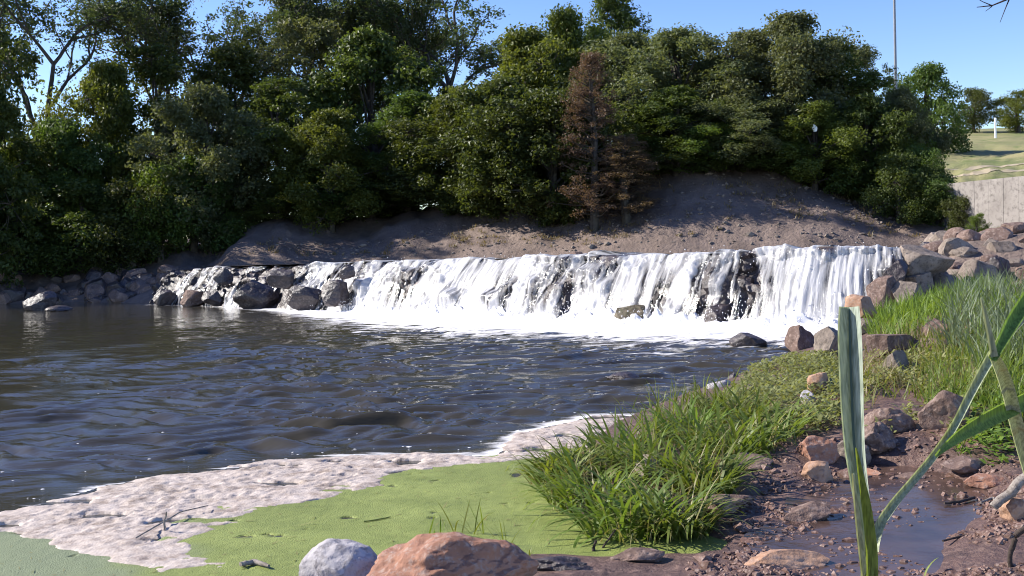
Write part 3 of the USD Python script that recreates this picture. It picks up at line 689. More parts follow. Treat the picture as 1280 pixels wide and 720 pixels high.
# gravel on the mud
rng = np.random.default_rng(31)
ico = trimesh.creation.icosphere(0)
n = 9000
px_ = rng.uniform(860, 1330, n); py_ = rng.uniform(560, 760, n)
pts = np.array([G(a, b, .06) for a, b in zip(px_, py_)])
ok = (sdf(pts[:, :2], NEAR) > .05) & ((sdf(pts[:, :2], PUDDLE) < .03) | (rng.random(n) < .34))
pts = pts[ok]; n = len(pts)
clus = fbm(pts * [3, 3, 0], 3, 33)
okc = clus > .42
pts = pts[okc]; n = len(pts)
pts[:, 2] = np.maximum(ground_z(pts[:, 0], pts[:, 1]), .044)
sizes = np.exp(rng.normal(math.log(.011), .5, (n, 1))) * rng.uniform(.6, 1.3, (n, 3)) * [1, 1, .6]
vv = (ico.vertices[None] * (1 + .35 * rng.normal(size=(n, 12, 1)).clip(-1, 1))) * sizes[:, None] + pts[:, None]
ffc = ico.faces[None] + 12 * np.arange(n)[:, None, None]
tag(obj('gravel', (vv.reshape(-1, 3), ffc.reshape(-1, 3)), 'gravel_red', smooth=False), 'small reddish gravel strewn over the wet mud round the puddle', 'gravel', kind='stuff')
# pebbles and clods on the far slope
n = 2600
sx_, sy_ = rng.uniform(-12, 17, n), rng.uniform(44, 53, n)
zz_, _, dfs, _ = height(sx_, sy_)
ok = (dfs > .4) & (dfs < 7.5)
sx_, sy_, zz_ = sx_[ok], sy_[ok], zz_[ok]; n = len(sx_)
sizes = np.exp(rng.normal(math.log(.05), .45, (n, 1))) * rng.uniform(.6, 1.3, (n, 3)) * [1, 1, .6]
vv = (ico.vertices[None] * (1 + .35 * rng.normal(size=(n, 12, 1)).clip(-1, 1))) * sizes[:, None] + np.stack([sx_, sy_, zz_], -1)[:, None]
tag(obj('slope_rubble', (vv.reshape(-1, 3), (ico.faces[None] + 12 * np.arange(n)[:, None, None]).reshape(-1, 3)), 'rock_tan', smooth=False), 'loose stones and clods lying on the bare far slope', 'rubble', kind='stuff')

# dry weeds on the bare slope
n = 1500
sx_, sy_ = rng.uniform(-12, 17, n), rng.uniform(44, 53, n)
zz_, _, dfs, _ = height(sx_, sy_)
ok = (dfs > .8) & (dfs < 8) & (fbm(np.stack([sx_ * .8, sy_ * .8, 0 * sx_], -1), 3, 35) > .5)
WEED_SPOTS = np.stack([sx_, sy_, zz_], -1)[ok]

# puddle
pm = trimesh.creation.triangulate_polygon(shapely.Polygon(PUDDLE).buffer(.22), engine='earcut')
tag(obj('puddle', (np.c_[pm[0], np.full(len(pm[0]), .047)], pm[1]), 'puddle_water', smooth=False), kind='structure')


# ------------------------------------------------------------------ grass
def blades(root, length, width, azim, lean, curl, K=5, twist=None):
    """tapering blades; lean: start angle from upright, curl: how much it bends over to its tip"""
    n = len(root)
    t = np.linspace(0, 1, K + 1)
    ang = lean[:, None] + curl[:, None] * t[None] ** 1.3
    step = (length / K)[:, None]
    h = np.concatenate([np.zeros((n, 1)), np.cumsum(np.sin(ang[:, 1:]) * step, 1)], 1)
    z = np.concatenate([np.zeros((n, 1)), np.cumsum(np.cos(ang[:, 1:]) * step, 1)], 1)
    dx, dy = np.cos(azim)[:, None], np.sin(azim)[:, None]
    c = np.stack([root[:, :1] + dx * h, root[:, 1:2] + dy * h, root[:, 2:3] + z], -1)
    ta = azim + np.pi / 2 + (0 if twist is None else twist)
    side = np.stack([np.cos(ta), np.sin(ta), 0 * ta], -1)[:, None]
    w = (width[:, None] * (np.sqrt(1 - t[None] ** 1.6) * (.65 + .6 * np.minimum(t * 3, 1) * .6)))[..., None] / 2
    w[:, -1] = width[:, None] * .02
    v = np.stack([c - side * w, c + side * w], 2).reshape(n, -1, 3)
    i = np.arange(K) * 2
    fr = np.concatenate([np.stack([i, i + 1, i + 3], 1), np.stack([i, i + 3, i + 2], 1)])
    f = fr[None] + (2 * (K + 1)) * np.arange(n)[:, None, None]
    return v.reshape(-1, 3), f.reshape(-1, 3)


def clump_mesh(seed, n, radius, lmin, lmax, width, spread=.9, dirbias=None):
    r = np.random.default_rng(seed)
    rr = radius * np.sqrt(r.random(n)); a = r.uniform(0, 2 * np.pi, n)
    root = np.stack([rr * np.cos(a), rr * np.sin(a), np.zeros(n)], 1)
    az_ = a + r.normal(0, .9, n)
    if dirbias is not None:
        az_ = np.where(r.random(n) < .4, dirbias + r.normal(0, .6, n), az_)
    ln = r.uniform(lmin, lmax, n)
    return blades(root, ln, r.uniform(.6, 1.25, n) * width, az_, np.abs(r.normal(.1, .22, n)) + .25 * rr / radius, np.abs(r.normal(spread, .45, n)), K=6, twist=r.normal(0, .5, n))


# main clump on the water's edge: tufts that lean over one another
tufts = [(700, 600, 'leftmost low tuft of the big grass clump, reaching over the duckweed', .42, 'grass_fresh', 230), (735, 628, 'tuft of the big grass clump drooping over the duckweed', .46, 'grass_fresh', 300), (790, 652, 'front tuft of the big grass clump with dark shaded foot', .50, 'grass_blade', 330),
         (845, 655, 'front right tuft of the big grass clump above the crumbly lump', .48, 'grass_blade', 330), (775, 575, 'tall upright tuft at the back left of the big grass clump', .50, 'grass_blade', 300), (830, 600, 'middle tuft of the big grass clump around the tan stone', .52, 'grass_fresh', 360), (880, 615, 'broad tuft at the right of the big grass clump', .52, 'grass_blade', 330),
         (860, 555, 'back tuft of the big grass clump against the white froth', .48, 'grass_fresh', 300), (915, 575, 'right tuft of the big grass clump with drying blades', .46, 'grass_blade', 300), (930, 540, 'rear right tuft of the big grass clump beside low weeds', .42, 'grass_fresh', 260), (960, 560, 'last tuft of the big grass clump toward the puddle', .38, 'grass_blade', 230), (740, 590, 'tuft behind the leftmost tuft of the big grass clump', .44, 'grass_blade', 260),
         (900, 530, 'far back tuft of the big grass clump near the shore', .40, 'grass_blade', 240), (985, 545, 'thin tuft above the red-brown stone left of the tall leaf', .32, 'grass_fresh', 180)]
for i, (x, yb, lb, L, mt, n) in enumerate(tufts):
    p = G(x, yb, .05); p[2] = max(float(ground_z(p[0], p[1])[0]), 0.0) - .01
    t = thing('grass_tuft', lb, 'grass', p, group='tufts of the big grass clump at the water edge')
    r = .17 + .05 * (i % 3)
    obj('blades', clump_mesh(400 + i, int(n * .55), r, L * .32, L * 1.0, .023, 1.35, dirbias=math.pi if x < 760 else None), mt, t, smooth=False)
    obj('dry_blades', clump_mesh(500 + i, max(20, n // 4), r * 1.15, L * .4, L * .9, .008, 1.3), 'grass_dry', t, smooth=False)
# thin sprigs in the duckweed behind the red boulder
for i, (x, yb, hpx, n) in enumerate(((532, 672, 38, 3), (546, 672, 34, 4), (570, 668, 78, 5), (591, 668, 60, 5), (604, 668, 52, 3), (632, 684, 48, 7), (660, 700, 30, 6), (676, 702, 26, 6))):
    p = G(x, yb, 0); h = hpx * p[1] / FPX
    lb = ['leftmost thin sprig behind the red-brown boulder', 'pale curling sprig second from left behind the boulder', 'tallest thin sprig behind the red-brown boulder', 'dark straight sprig right of the tallest one', 'pale thin sprig with bent tip behind the boulder', 'spreading sprig in the duckweed right of the boulder', 'low tufted sprig before the dark wet stone', 'lowest sprig at the shore near the split stone'][i]
    t = thing('water_sprig', lb, 'sprig', p - [0, 0, .02], group='thin sprigs standing in the duckweed')
    obj('blades', clump_mesh(600 + i, n, .03, h * .6, h * 1.15, .009, .5), 'grass_blade' if i != 1 else 'grass_fresh', t, smooth=False)

# long reaching blades over the duckweed left of the clump
# bank grass (uncountable): right bank
rng = np.random.default_rng(41)


def bank_area(pxa, n, seed):
    """random ground points whose place falls inside a photo outline, spread over the ground"""
    r = np.random.default_rng(seed)
    y = np.sqrt(r.uniform(5.5 ** 2, 24 ** 2, n * 30)); x = r.uniform(-.2, .62, n * 30) * y
    z = ground_z(x, y)
    a, b = proj(np.stack([x, y, z], -1))
    pg = shapely.Polygon(pxa)
    ok = shapely.contains_xy(pg, a, b)
    return np.stack([x, y, z], -1)[ok][:n]


def lawn(name, area, n, seed, L, width, mat, label, spread=.8):
    p = bank_area(area, n, seed)
    r = np.random.default_rng(seed + 1)
    m = len(p)
    pat = fbm(p * [1.6, 1.6, 0], 3, seed)
    okp = pat > .40
    p = p[okp]; pat = pat[okp]; m = len(p)
    ln = L * (.45 + 1.0 * pat) * r.uniform(.6, 1.2, m)
    v = blades(p - [0, 0, .02], ln, width * r.uniform(.6, 1.3, m), r.uniform(0, 2 * np.pi, m), np.abs(r.normal(.12, .2, m)), np.abs(r.normal(spread, .45, m)), K=4, twist=r.normal(0, .6, m))
    tag(obj(name, v, mat, smooth=False), label, 'grass', kind='stuff')


UPPER_LAWN = [(1085, 425), (1090, 385), (1120, 368), (1200, 372), (1300, 368), (1310, 440), (1240, 450), (1190, 420), (1140, 425), (1110, 440)]
lawn('bank_grass', UPPER_LAWN, 7000, 51, .40, .017, 'grass_fresh', 'tall fresh green grass on the bank below the right rock heap')
lawn('pale_bank_grass', [(1180, 440), (1200, 375), (1310, 368), (1310, 470), (1230, 470)], 2600, 53, .48, .014, 'grass_grey', 'pale grey-green grass at the right edge of the bank')
lawn('dry_bank_grass', [(1080, 440), (1110, 420), (1240, 420), (1240, 500), (1060, 510)], 1600, 55, .26, .009, 'grass_dry', 'sparse dry yellow grass between the stones of the right bank')
lawn('middle_bank_grass', [(1065, 500), (1100, 440), (1180, 430), (1260, 450), (1240, 510), (1150, 520)], 3000, 63, .24, .012, 'grass_fresh', 'short fresh grass between the stones of the right bank')
lawn('lower_bank_grass', [(1150, 470), (1230, 440), (1310, 430), (1310, 575), (1230, 580), (1195, 570), (1215, 520), (1160, 520)], 4200, 57, .34, .011, 'grass_blade', 'mid green grass on the right bank above the red mud')
lawn('low_shore_grass', [(880, 520), (940, 470), (1000, 452), (1060, 455), (1060, 520), (1000, 560), (950, 540)], 2600, 59, .11, .010, 'weed_leaf', 'short yellow-green grass among weeds by the shore')
lawn('waterside_grass', [(770, 540), (850, 505), (910, 495), (960, 520), (970, 560), (900, 575), (800, 580)], 1500, 61, .36, .014, 'grass_blade', 'medium grass filling the ground behind the big clump')


def weeds(name, area, n, seed, size, mat, label):
    p = bank_area(area, n, seed)
    r = np.random.default_rng(seed + 7)
    pat = fbm(p * [2.2, 2.2, 0], 3, seed + 2)
    p = p[pat > .42]; m = len(p)
    k = 6
    root = np.repeat(p, k, 0); m = len(root)
    root = root + r.normal(0, 1, (m, 3)) * [.03, .03, .0] + np.stack([0 * r.random(m), 0 * r.random(m), r.uniform(-.01, .10, m)], -1) * (size / .05)
    v = blades(root, size * r.uniform(.6, 1.3, m), size * .5 * r.uniform(.7, 1.3, m), r.uniform(0, 6.28, m), r.uniform(.5, 1.3, m), r.uniform(.2, 1.0, m), K=2)
    tag(obj(name, v, mat, smooth=False), label, 'weeds', kind='stuff')


weeds('shore_weeds', [(890, 520), (940, 465), (1000, 448), (1060, 450), (1062, 530), (1000, 545), (930, 530)], 4200, 71, .05, 'weed_leaf', 'low yellow-green weeds on the shore left of the tall leaf')
weeds('bank_weeds', [(1070, 500), (1085, 450), (1150, 445), (1240, 470), (1240, 560), (1150, 540), (1090, 545)], 2000, 73, .055, 'weed_leaf', 'low weeds between the stones of the right bank')
weeds('leafy_weeds', [(1190, 565), (1210, 520), (1310, 490), (1310, 575), (1240, 585)], 1300, 75, .07, 'grass_fresh', 'broad-leaved green weeds at the right edge above the red mud')


rt = np.repeat(WEED_SPOTS, 10, 0); rg_ = np.random.default_rng(81)
rt = rt + rg_.normal(size=rt.shape) * [.10, .10, 0]
tag(obj('slope_weeds', blades(rt, rg_.uniform(.08, .30, len(rt)), rg_.uniform(.02, .04, len(rt)), rg_.uniform(0, 6.28, len(rt)), np.abs(rg_.normal(.3, .3, len(rt))), rg_.uniform(.3, 1.2, len(rt)), K=2), 'grass_dry', smooth=False),
    'thin dry weeds scattered over the bare far slope', 'weeds', kind='stuff')
# litter on the duckweed
n = 900
lx, ly = rg_.uniform(-3.4, 1.2, n), rg_.uniform(5.0, 8.6, n)
okl = (sdf(np.stack([lx, ly], -1), WEED) > .06) & (sdf(np.stack([lx, ly], -1), FROTH) < -.03) & (sdf(np.stack([lx, ly], -1), NEAR) < -.02)
lp = np.stack([lx, ly, np.full(n, .008)], -1)[okl]; m_ = len(lp)
tag(obj('floating_litter', blades(lp, rg_.uniform(.012, .05, m_) * np.where(rg_.random(m_) < .1, 2.5, 1), rg_.uniform(.004, .010, m_), rg_.uniform(0, 6.28, m_), np.full(m_, 1.42), rg_.uniform(-.1, .1, m_), K=2), 'grass_dry', smooth=False),
    'bits of straw and leaf litter floating on the duckweed', 'litter', kind='stuff')


# ------------------------------------------------------------------ the plant right in front of the camera
def ribbon(pts, widths, facing, fold=.25, thick=.0009):
    p = np.asarray(pts, float)
    tt = np.linspace(0, 1, len(p)); ts = np.linspace(0, 1, 40)
    from scipy.interpolate import PchipInterpolator
    c = np.stack([PchipInterpolator(tt, p[:, i])(ts) for i in range(3)], -1)
    w = PchipInterpolator(tt, widths)(ts)
    t = np.gradient(c, axis=0); t /= np.linalg.norm(t, axis=1, keepdims=True)
    side = np.cross(t, facing); side /= np.linalg.norm(side, axis=1, keepdims=True)
    nrm = np.cross(side, t)
    cols = np.linspace(-1, 1, 9)
    v = c[:, None] + side[:, None] * (cols[None, :, None] * w[:, None, None] / 2) + nrm[:, None] * ((np.abs(cols) ** 1.2)[None, :, None] * w[:, None, None] * fold - .0)
    v2 = v - nrm[:, None] * thick
    f = grid_faces(40, 9)
    a = (v.reshape(-1, 3), f); b = (v2.reshape(-1, 3), f[:, ::-1])
    return join([a, b])


DP = 1.15  # how far the plant stands from the camera
gp = D(1088, 720, DP)
gzp = float(ground_z(gp[0], gp[1])[0])
plant = thing('reed_plant', 'tall reed-like plant with long strap leaves close to the camera', 'plant')
pxm = DP / FPX
face = np.array([-.25, -1, .1])


def leaf(pix, wid, mat, dy=0.0, fold=.22, name='leaf', base=False, lab=None, face_=face):
    pts = [D(x, y, DP + dy * i / max(len(pix) - 1, 1)) for i, (x, y) in enumerate(pix)]
    wd_ = [w * pxm for w in wid]
    o = obj(name, ribbon(pts, wd_, face_, fold), mat, plant, smooth=40)
    if lab:
        o.SetCustomDataByKey('label', lab)


leaf([(1084, 760), (1083, 700), (1080, 650), (1073, 600), (1067, 550), (1064, 490), (1062, 430), (1061, 384)], [14, 16, 18, 22, 26, 29, 30, 25], 'reed_grey', .05, .30, lab='broad upright grey-green leaf with blunt tip')
leaf([(1085, 700), (1081, 650), (1074, 600), (1067.5, 550), (1064.5, 490), (1062.5, 430), (1061.5, 386)], [2.5, 3, 3.2, 3.2, 3, 2.6, 1.5], 'reed_dark', .048, .0, name='midrib', lab='dark midrib of the broad grey-green leaf')
leaf([(1090, 760), (1090, 700), (1084, 640), (1077, 600), (1070, 560)], [12, 14, 12, 8, 2], 'reed_green', -.03, .2)
leaf([(1080, 720), (1076, 680), (1071, 640), (1066, 592)], [7, 8, 6, 3], 'reed_pale', -.02, .2, lab='short pale torn leaf edge')
leaf([(1092, 690), (1098, 660), (1115, 632), (1140, 602), (1165, 572), (1192, 533), (1214, 490), (1238, 447), (1262, 412), (1300, 372)], [12, 12, 11, 10, 10, 10, 11, 13, 15, 18], 'reed_pale', .10, .30, lab='long pale stem-like leaf rising to the right')
leaf([(1170, 570), (1198, 546), (1230, 527), (1262, 511), (1310, 488)], [4, 14, 20, 22, 22], 'reed_green', .12, .15, lab='bright green drooping leaf at the right edge')
leaf([(1238, 440), (1250, 462), (1260, 490), (1270, 530), (1286, 590)], [10, 16, 18, 18, 16], 'reed_grey', .14, .2)
leaf([(1240, 450), (1256, 420), (1270, 395), (1300, 350)], [10, 15, 18, 18], 'reed_green', .05, .2)
leaf([(1226, 372), (1234, 405), (1243, 446)], [2, 6, 9], 'reed_pale', .0, .2)
stem_pts = [np.array([gp[0] + .005, gp[1], gzp - .05]), np.array([gp[0] + .003, gp[1], (gzp + gp[2]) / 2]), D(1088, 740, DP), D(1090, 690, DP)]
obj('stem', tube(stem_pts, [.011, .010, .008, .006], 8), 'reed_green', plant, smooth=60)
# little curled sprout before the mud
p = G(1155, 722, .05)
t = thing('sprout', 'single small green sprout at the bottom edge beside the puddle', 'sprout', p)
obj('blade', blades(np.zeros((2, 3)), np.array([.12, .07]), np.array([.010, .008]), np.array([.3, .8]), np.array([.3, .6]), np.array([.9, .5])), 'reed_green', t, smooth=False)

# ------------------------------------------------------------------ driftwood and twigs
def stick(px_list, z, radii, mat, name, label, cat='stick', y=None, sides=9, jit=.006, seed=1, lift=None):
    r = np.random.default_rng(seed)
    pts = []
    for i, (x, yy) in enumerate(px_list):
        p_ = G(x, yy, z) if y is None else D(x, yy, y)
        if lift is not None:
            p_ = D(x, yy, y if y else p_[1])
        pts.append(p_)
    pts = np.array(pts)
    tt = np.linspace(0, 1, len(pts)); ts = np.linspace(0, 1, 24)
    c = np.stack([np.interp(ts, tt, pts[:, i]) for i in range(3)], -1)
    rr = np.interp(ts, tt, radii)
    c += (fbm(np.stack([ts * 6 + seed, 0 * ts, 0 * ts], -1)[:, None] + np.arange(3)[None, :, None] * 7.7, 3, seed) - .5) * np.mean(radii) * 1.4
    v, f = tube(c, rr * (1 + .25 * (noise(np.stack([ts * 17, 0 * ts, 0 * ts + seed], -1)) - .5)), sides)
    return tag(obj(name, (v, f), mat, smooth=50), label, cat)


pd = G(1250, 655, .08)[1]
stick([(1243, 634), (1262, 616), (1290, 588), (1330, 560)], 0, [.022, .026, .028, .03], 'driftwood', 'driftwood', 'grey driftwood stick propped on the mud at the right edge', y=pd)
stick([(1266, 730), (1263, 690), (1270, 668), (1290, 656), (1320, 650)], 0, [.010, .011, .013, .014, .015], 'dark_root', 'dark_root', 'dark crooked root below the driftwood at the right edge', y=G(1270, 700, .08)[1] - .15, seed=4)
stick([(1178, 676), (1215, 668), (1262, 660)], .075, [.005, .006, .006], 'dark_root', 'dark_twig', 'thin dark twig lying on mud beside the puddle', seed=6)
stick([(1180, 629), (1200, 627), (1218, 622)], .06, [.007, .009, .008], 'dark_root', 'dark_twig', 'short dark twig in the upper part of the puddle', seed=7)
stick([(750, 690), (762, 672), (776, 655)], .0, [.006, .005, .003], 'dark_root', 'dark_twig', 'thin twig sticking up from the duckweed at the split stone', y=5.55, seed=8)
stick([(742, 702), (742, 688), (744, 676)], .0, [.010, .009, .006], 'dark_root', 'broken_stub', 'broken brown stub beside the split stone', y=5.5, seed=9)
stick([(300, 706), (318, 702), (336, 708)], .02, [.012, .014, .008], 'driftwood', 'bark_scrap', 'small pale bark scrap floating in the duckweed', seed=10)
stick([(455, 652), (480, 648), (488, 646)], .012, [.004, .004, .003], 'weed_leaf', 'floating_stem', 'thin straw floating in the duckweed', seed=11)
stick([(206, 668), (205, 655), (208, 640)], 0, [.006, .006, .004], 'driftwood', 'brown_twig', 'brown twig standing in the froth', y=float(G(206, 668)[1]), seed=12)
stick([(170, 672), (200, 655), (225, 640), (260, 632)], .045, [.004, .005, .004, .003], 'driftwood', 'brown_twig', 'long thin twig lying across the froth', seed=13)
stick([(1225, 628), (1242, 622), (1250, 640)], .07, [.006, .008, .006], 'driftwood', 'wood_chip', 'pale broken wood chip in front of the driftwood', seed=14)
# bare branch hanging in at the top right
br = thing('bare_branch', 'bare dark twigs hanging into the top right corner', 'branch')
for i, (pl, rd) in enumerate((([(1420, -90), (1330, -30), (1262, -2), (1240, 7), (1221, 9)], [.03, .02, .009, .006, .003]), ([(1262, -2), (1257, 10), (1250, 28)], [.006, .004, .002]), ([(1240, 7), (1228, 2), (1218, -4)], [.005, .003, .002]), ([(1240, 8), (1232, 14)], [.004, .002]))):
    pts = np.array([D(x, y, 9) for x, y in pl])
    obj('twig', tube(pts, rd, 6), 'dark_root', br, smooth=60)
# its trunk stands outside the picture
tr_b = D(1420, -90, 9)
gz0 = float(ground_z(tr_b[0] + .6, 9)[0])
obj('trunk', tube([(tr_b[0] + .6, 9, gz0 - .2), (tr_b[0] + .5, 9, 2.0), tuple(tr_b)], [.12, .09, .03], 9), 'bark', br, smooth=60)


# ------------------------------------------------------------------ trees
def leaves(c, r, n, size, seed, outc=None, flat=.35, aspect=.55):
    """n leaves round each cluster centre c (k, 3) with radius r (k,)"""
    rg = np.random.default_rng(seed)
    k = len(c)
    d = rg.normal(size=(k, n, 3)); d /= np.linalg.norm(d, axis=-1, keepdims=True)
    rr = rg.random((k, n, 1)) ** .45
    p = c[:, None] + d * rr * r[:, None, None] * [1, 1, .75]
    nrm = d * .6 + rg.normal(size=(k, n, 3)) * .55 + [0, 0, flat]
    nrm /= np.linalg.norm(nrm, axis=-1, keepdims=True)
    a = np.cross(nrm, rg.normal(size=(k, n, 3))); a /= np.linalg.norm(a, axis=-1, keepdims=True)
    b = np.cross(nrm, a)
    s_ = size * rg.uniform(.6, 1.35, (k, n, 1))
    p, a, b, nrm = (x.reshape(-1, 3) for x in (p, a * s_, b * s_ * aspect, nrm * s_))
    v = np.stack([p - a * .5, p + b * .5 + nrm * .08, p + a * .5, p - b * .5 + nrm * .08], 1).reshape(-1, 3)
    i = 4 * np.arange(len(p))[:, None]
    return v, np.vstack([i + [0, 1, 2], i + [0, 2, 3]])


def bushy(seed, H=10.0, Wd=3.0, lobes=13, clusters=520, n=48, leaf=.17, low=.02, conical=.0, rs=(.34, .58)):
    """a dense broadleaf tree of height H: lobes of leaf clusters, trunk and limbs"""
    rg = np.random.default_rng(seed)
    lc, lr = [], []
    for i in range(lobes):
        t = (i + .5) / lobes
        z = H * (low + .05 + (.92 - low) * t)
        prof = math.sin(math.pi * min(max((t * .86 + .12), 0), 1)) ** .6 * (1 - conical * t)
        a = i * 2.4 + rg.uniform(-.5, .5); ro = Wd * prof * rg.uniform(.35, .95) * (.35 if t > .85 else 1)
        lc.append((ro * math.cos(a), ro * math.sin(a), z)); lr.append(Wd * rg.uniform(*rs) * (.8 if t > .85 else 1))
    lc, lr = np.array(lc), np.array(lr)
    k = rg.integers(0, lobes, clusters)
    d = rg.normal(size=(clusters, 3)); d[:, 2] = d[:, 2] * .9 + .25; d /= np.linalg.norm(d, axis=1, keepdims=True)
    c = lc[k] + d * (lr[k] * rg.uniform(.45, 1.08, clusters))[:, None] * [1, 1, .85]
    c[:, 2] = np.clip(c[:, 2], H * low, H * .98)
    cr = rg.uniform(.26, .58, clusters)
    lv = leaves(c, cr, n, leaf, seed + 1)
    parts = [tube([(0, 0, -.4), (rg.normal() * .1, rg.normal() * .1, H * .3), (rg.normal() * .25, rg.normal() * .25, H * .62), tuple(lc[-1])], [.22, .16, .10, .02], 7)]
    for i in range(lobes):
        z0 = lc[i, 2] * rg.uniform(.45, .7)
        m = np.array([0, 0, z0]); e = lc[i]
        parts.append(tube([m, m * .5 + e * .5 + [0, 0, .2], e], [.08, .05, .015], 5))
        for j in np.flatnonzero(k == i)[:9]:
            parts.append(tube([e, (e + c[j]) / 2 + rg.normal(size=3) * .08, c[j]], [.025, .015, .006], 3))
    return lv, join(parts)


def airy(seed, H=16.0, spread=3.4, depth=4, leaf=.16, n=36):
    """a tall open tree: forked limbs that show between small leaf clusters"""
    rg = np.random.default_rng(seed)
    parts, tips = [], []

    def grow(p, d, L, r, lev):
        m = 6
        pts = [p]
        for i in range(m):
            d = d + rg.normal(size=3) * .13 + [0, 0, .05]; d = d / np.linalg.norm(d)
            pts.append(pts[-1] + d * L / m)
        parts.append(tube(pts, np.linspace(r, r * .62, m + 1), 7 if lev < 2 else 4))
        if lev >= 2:
            for q_ in pts[2:]:
                tips.append(q_ + rg.normal(size=3) * .25)
        if lev == depth:
            for _ in range(3):
                tips.append(pts[-1] + rg.normal(size=3) * .35)
            return
        kk = 2 if lev == 0 else 3
        for j in range(kk):
            a = rg.uniform(0, 6.28); sp = (.35 if lev == 0 else .62) * rg.uniform(.6, 1.3)
            e = d + sp * np.array([math.cos(a), math.sin(a), 0]); e /= np.linalg.norm(e)
            at = pts[-1] if j < 2 else pts[3]
            grow(at, e, L * rg.uniform(.60, .82), r * .62, lev + 1)

    grow(np.array([0, 0, -.4]), np.array([.03, .02, 1.0]), H * .36, .24, 0)
    tips = np.array(tips)
    top = tips[:, 2].max()
    sc = H / top
    cr = rg.uniform(.28, .55, len(tips))
    lv = leaves(tips * sc, cr, n, leaf, seed + 3, flat=.15)
    br_ = join(parts)
    return lv, (br_[0] * sc, br_[1])


def conifer_dead(seed, H=7.0, Wd=1.25):
    rg = np.random.default_rng(seed)
    parts = [tube([(0, 0, -.3), (.1, .05, H * .5), (0, 0, H)], [.16, .10, .02], 7)]
    cs, rs = [], []
    for i in range(190):
        t = rg.uniform(.02, 1) ** .9
        z = H * (.05 + .93 * t); rad_ = Wd * (1 - t) ** .45 * rg.uniform(.5, 1.15) + .12
        a = rg.uniform(0, 6.28)
        e = np.array([rad_ * math.cos(a), rad_ * math.sin(a), z + rad_ * rg.uniform(-.1, .45)])
        parts.append(tube([(0, 0, z * .97), e * [.5, .5, 0] + [0, 0, z + .02], e], [.028, .018, .006], 4))
        for f in (.55, .8, 1.0):
            if rg.random() < .8:
                cs.append(e * [f, f, 1] + rg.normal(size=3) * .07); rs.append(.22 * rg.uniform(.6, 1.3))
    return leaves(np.array(cs), np.array(rs), 34, .10, seed + 2, flat=0.0, aspect=.3), join(parts)


protos = {}
UsdGeom.Scope.Define(stage, '/World/Looks')  # looks stay the only scope


def plant_tree(kind, x, y, H, W, label, name='tree', cat='tree', group=None, rz=None, z=None):
    """the first tree of a kind holds the meshes, later ones refer to them"""
    nm, base_h, base_w, make, mats = KINDS[kind]
    zb = float(ground_z(x, y)[0]) if z is None else z
    rz = (hash_ := (int(abs(x) * 137 + y * 71) % 360)) if rz is None else rz
    t = thing(nm, label, cat, (x, y, zb), rz, (W / base_w, W / base_w, H / base_h), group)
    if kind not in protos:
        lv, wood = make()
        obj('crown', lv, mats, t, smooth=False)
        if wood is not None:
            obj('trunk', wood, 'bark', t, smooth=60)
        protos[kind] = t.GetPath()
    else:
        t.GetReferences().AddInternalReference(protos[kind])
        for key in ('label', 'category', 'group'):
            pass
        tag(t, label, cat, group)
        t.SetInstanceable(True)
        xf = UsdGeom.Xformable(t)
    return t


KINDS = {
    'bush_a': ('leafy_tree', 10.0, 3.2, lambda: bushy(901, 10, 3.2, 14, 620, 46, .18), 'leaf_green'),
    'bush_b': ('leafy_tree', 10.0, 3.0, lambda: bushy(911, 10, 3.0, 12, 560, 46, .17), 'leaf_yellow_green'),
    'bush_c': ('leafy_tree', 10.0, 3.0, lambda: bushy(921, 10, 3.0, 15, 620, 46, .16), 'leaf_grey_green'),
    'bush_d': ('leafy_tree', 10.0, 2.6, lambda: bushy(931, 10, 2.6, 11, 520, 44, .17, .1, .45), 'leaf_green'),
    'round_a': ('leafy_tree', 7.0, 3.4, lambda: bushy(1001, 7, 3.4, 26, 900, 44, .17, .0, rs=(.22, .36)), 'leaf_green'),
    'round_b': ('leafy_tree', 7.0, 3.4, lambda: bushy(1011, 7, 3.4, 24, 860, 44, .16, .0, rs=(.22, .38)), 'leaf_yellow_green'),
    'round_c': ('leafy_tree', 7.0, 3.4, lambda: bushy(1021, 7, 3.4, 28, 900, 44, .15, .0, rs=(.20, .34)), 'leaf_grey_green'),
    'shrub_a': ('shrub', 4.0, 2.0, lambda: bushy(941, 4, 2.0, 9, 300, 46, .15, .02), 'leaf_green'),
    'shrub_b': ('shrub', 4.0, 2.0, lambda: bushy(951, 4, 2.0, 8, 260, 46, .14, .02), 'leaf_yellow_green'),
    'airy_a': ('tall_tree', 16.0, 4.0, lambda: airy(961), 'leaf_airy'),
    'airy_b': ('tall_tree', 16.0, 4.0, lambda: airy(977), 'leaf_airy'),
    'airy_c': ('tall_tree', 16.0, 4.0, lambda: airy(983, n=20), 'leaf_airy'),
    'dead': ('dead_cedar', 7.0, 1.25, lambda: conifer_dead(991), 'leaf_dead'),
}


def tree_px(kind, px, y, top, wpx, label, **kw):
    """px: where it stands in the photo; y: distance; top: photo height of its top; wpx: half width"""
    b = D(px, 300, y)
    zt = D(px, top, y)[2]
    zb = float(ground_z(b[0], b[1])[0])
    return plant_tree(kind, float(b[0]), float(b[1]), zt - zb, wpx * y / FPX, label, **kw)


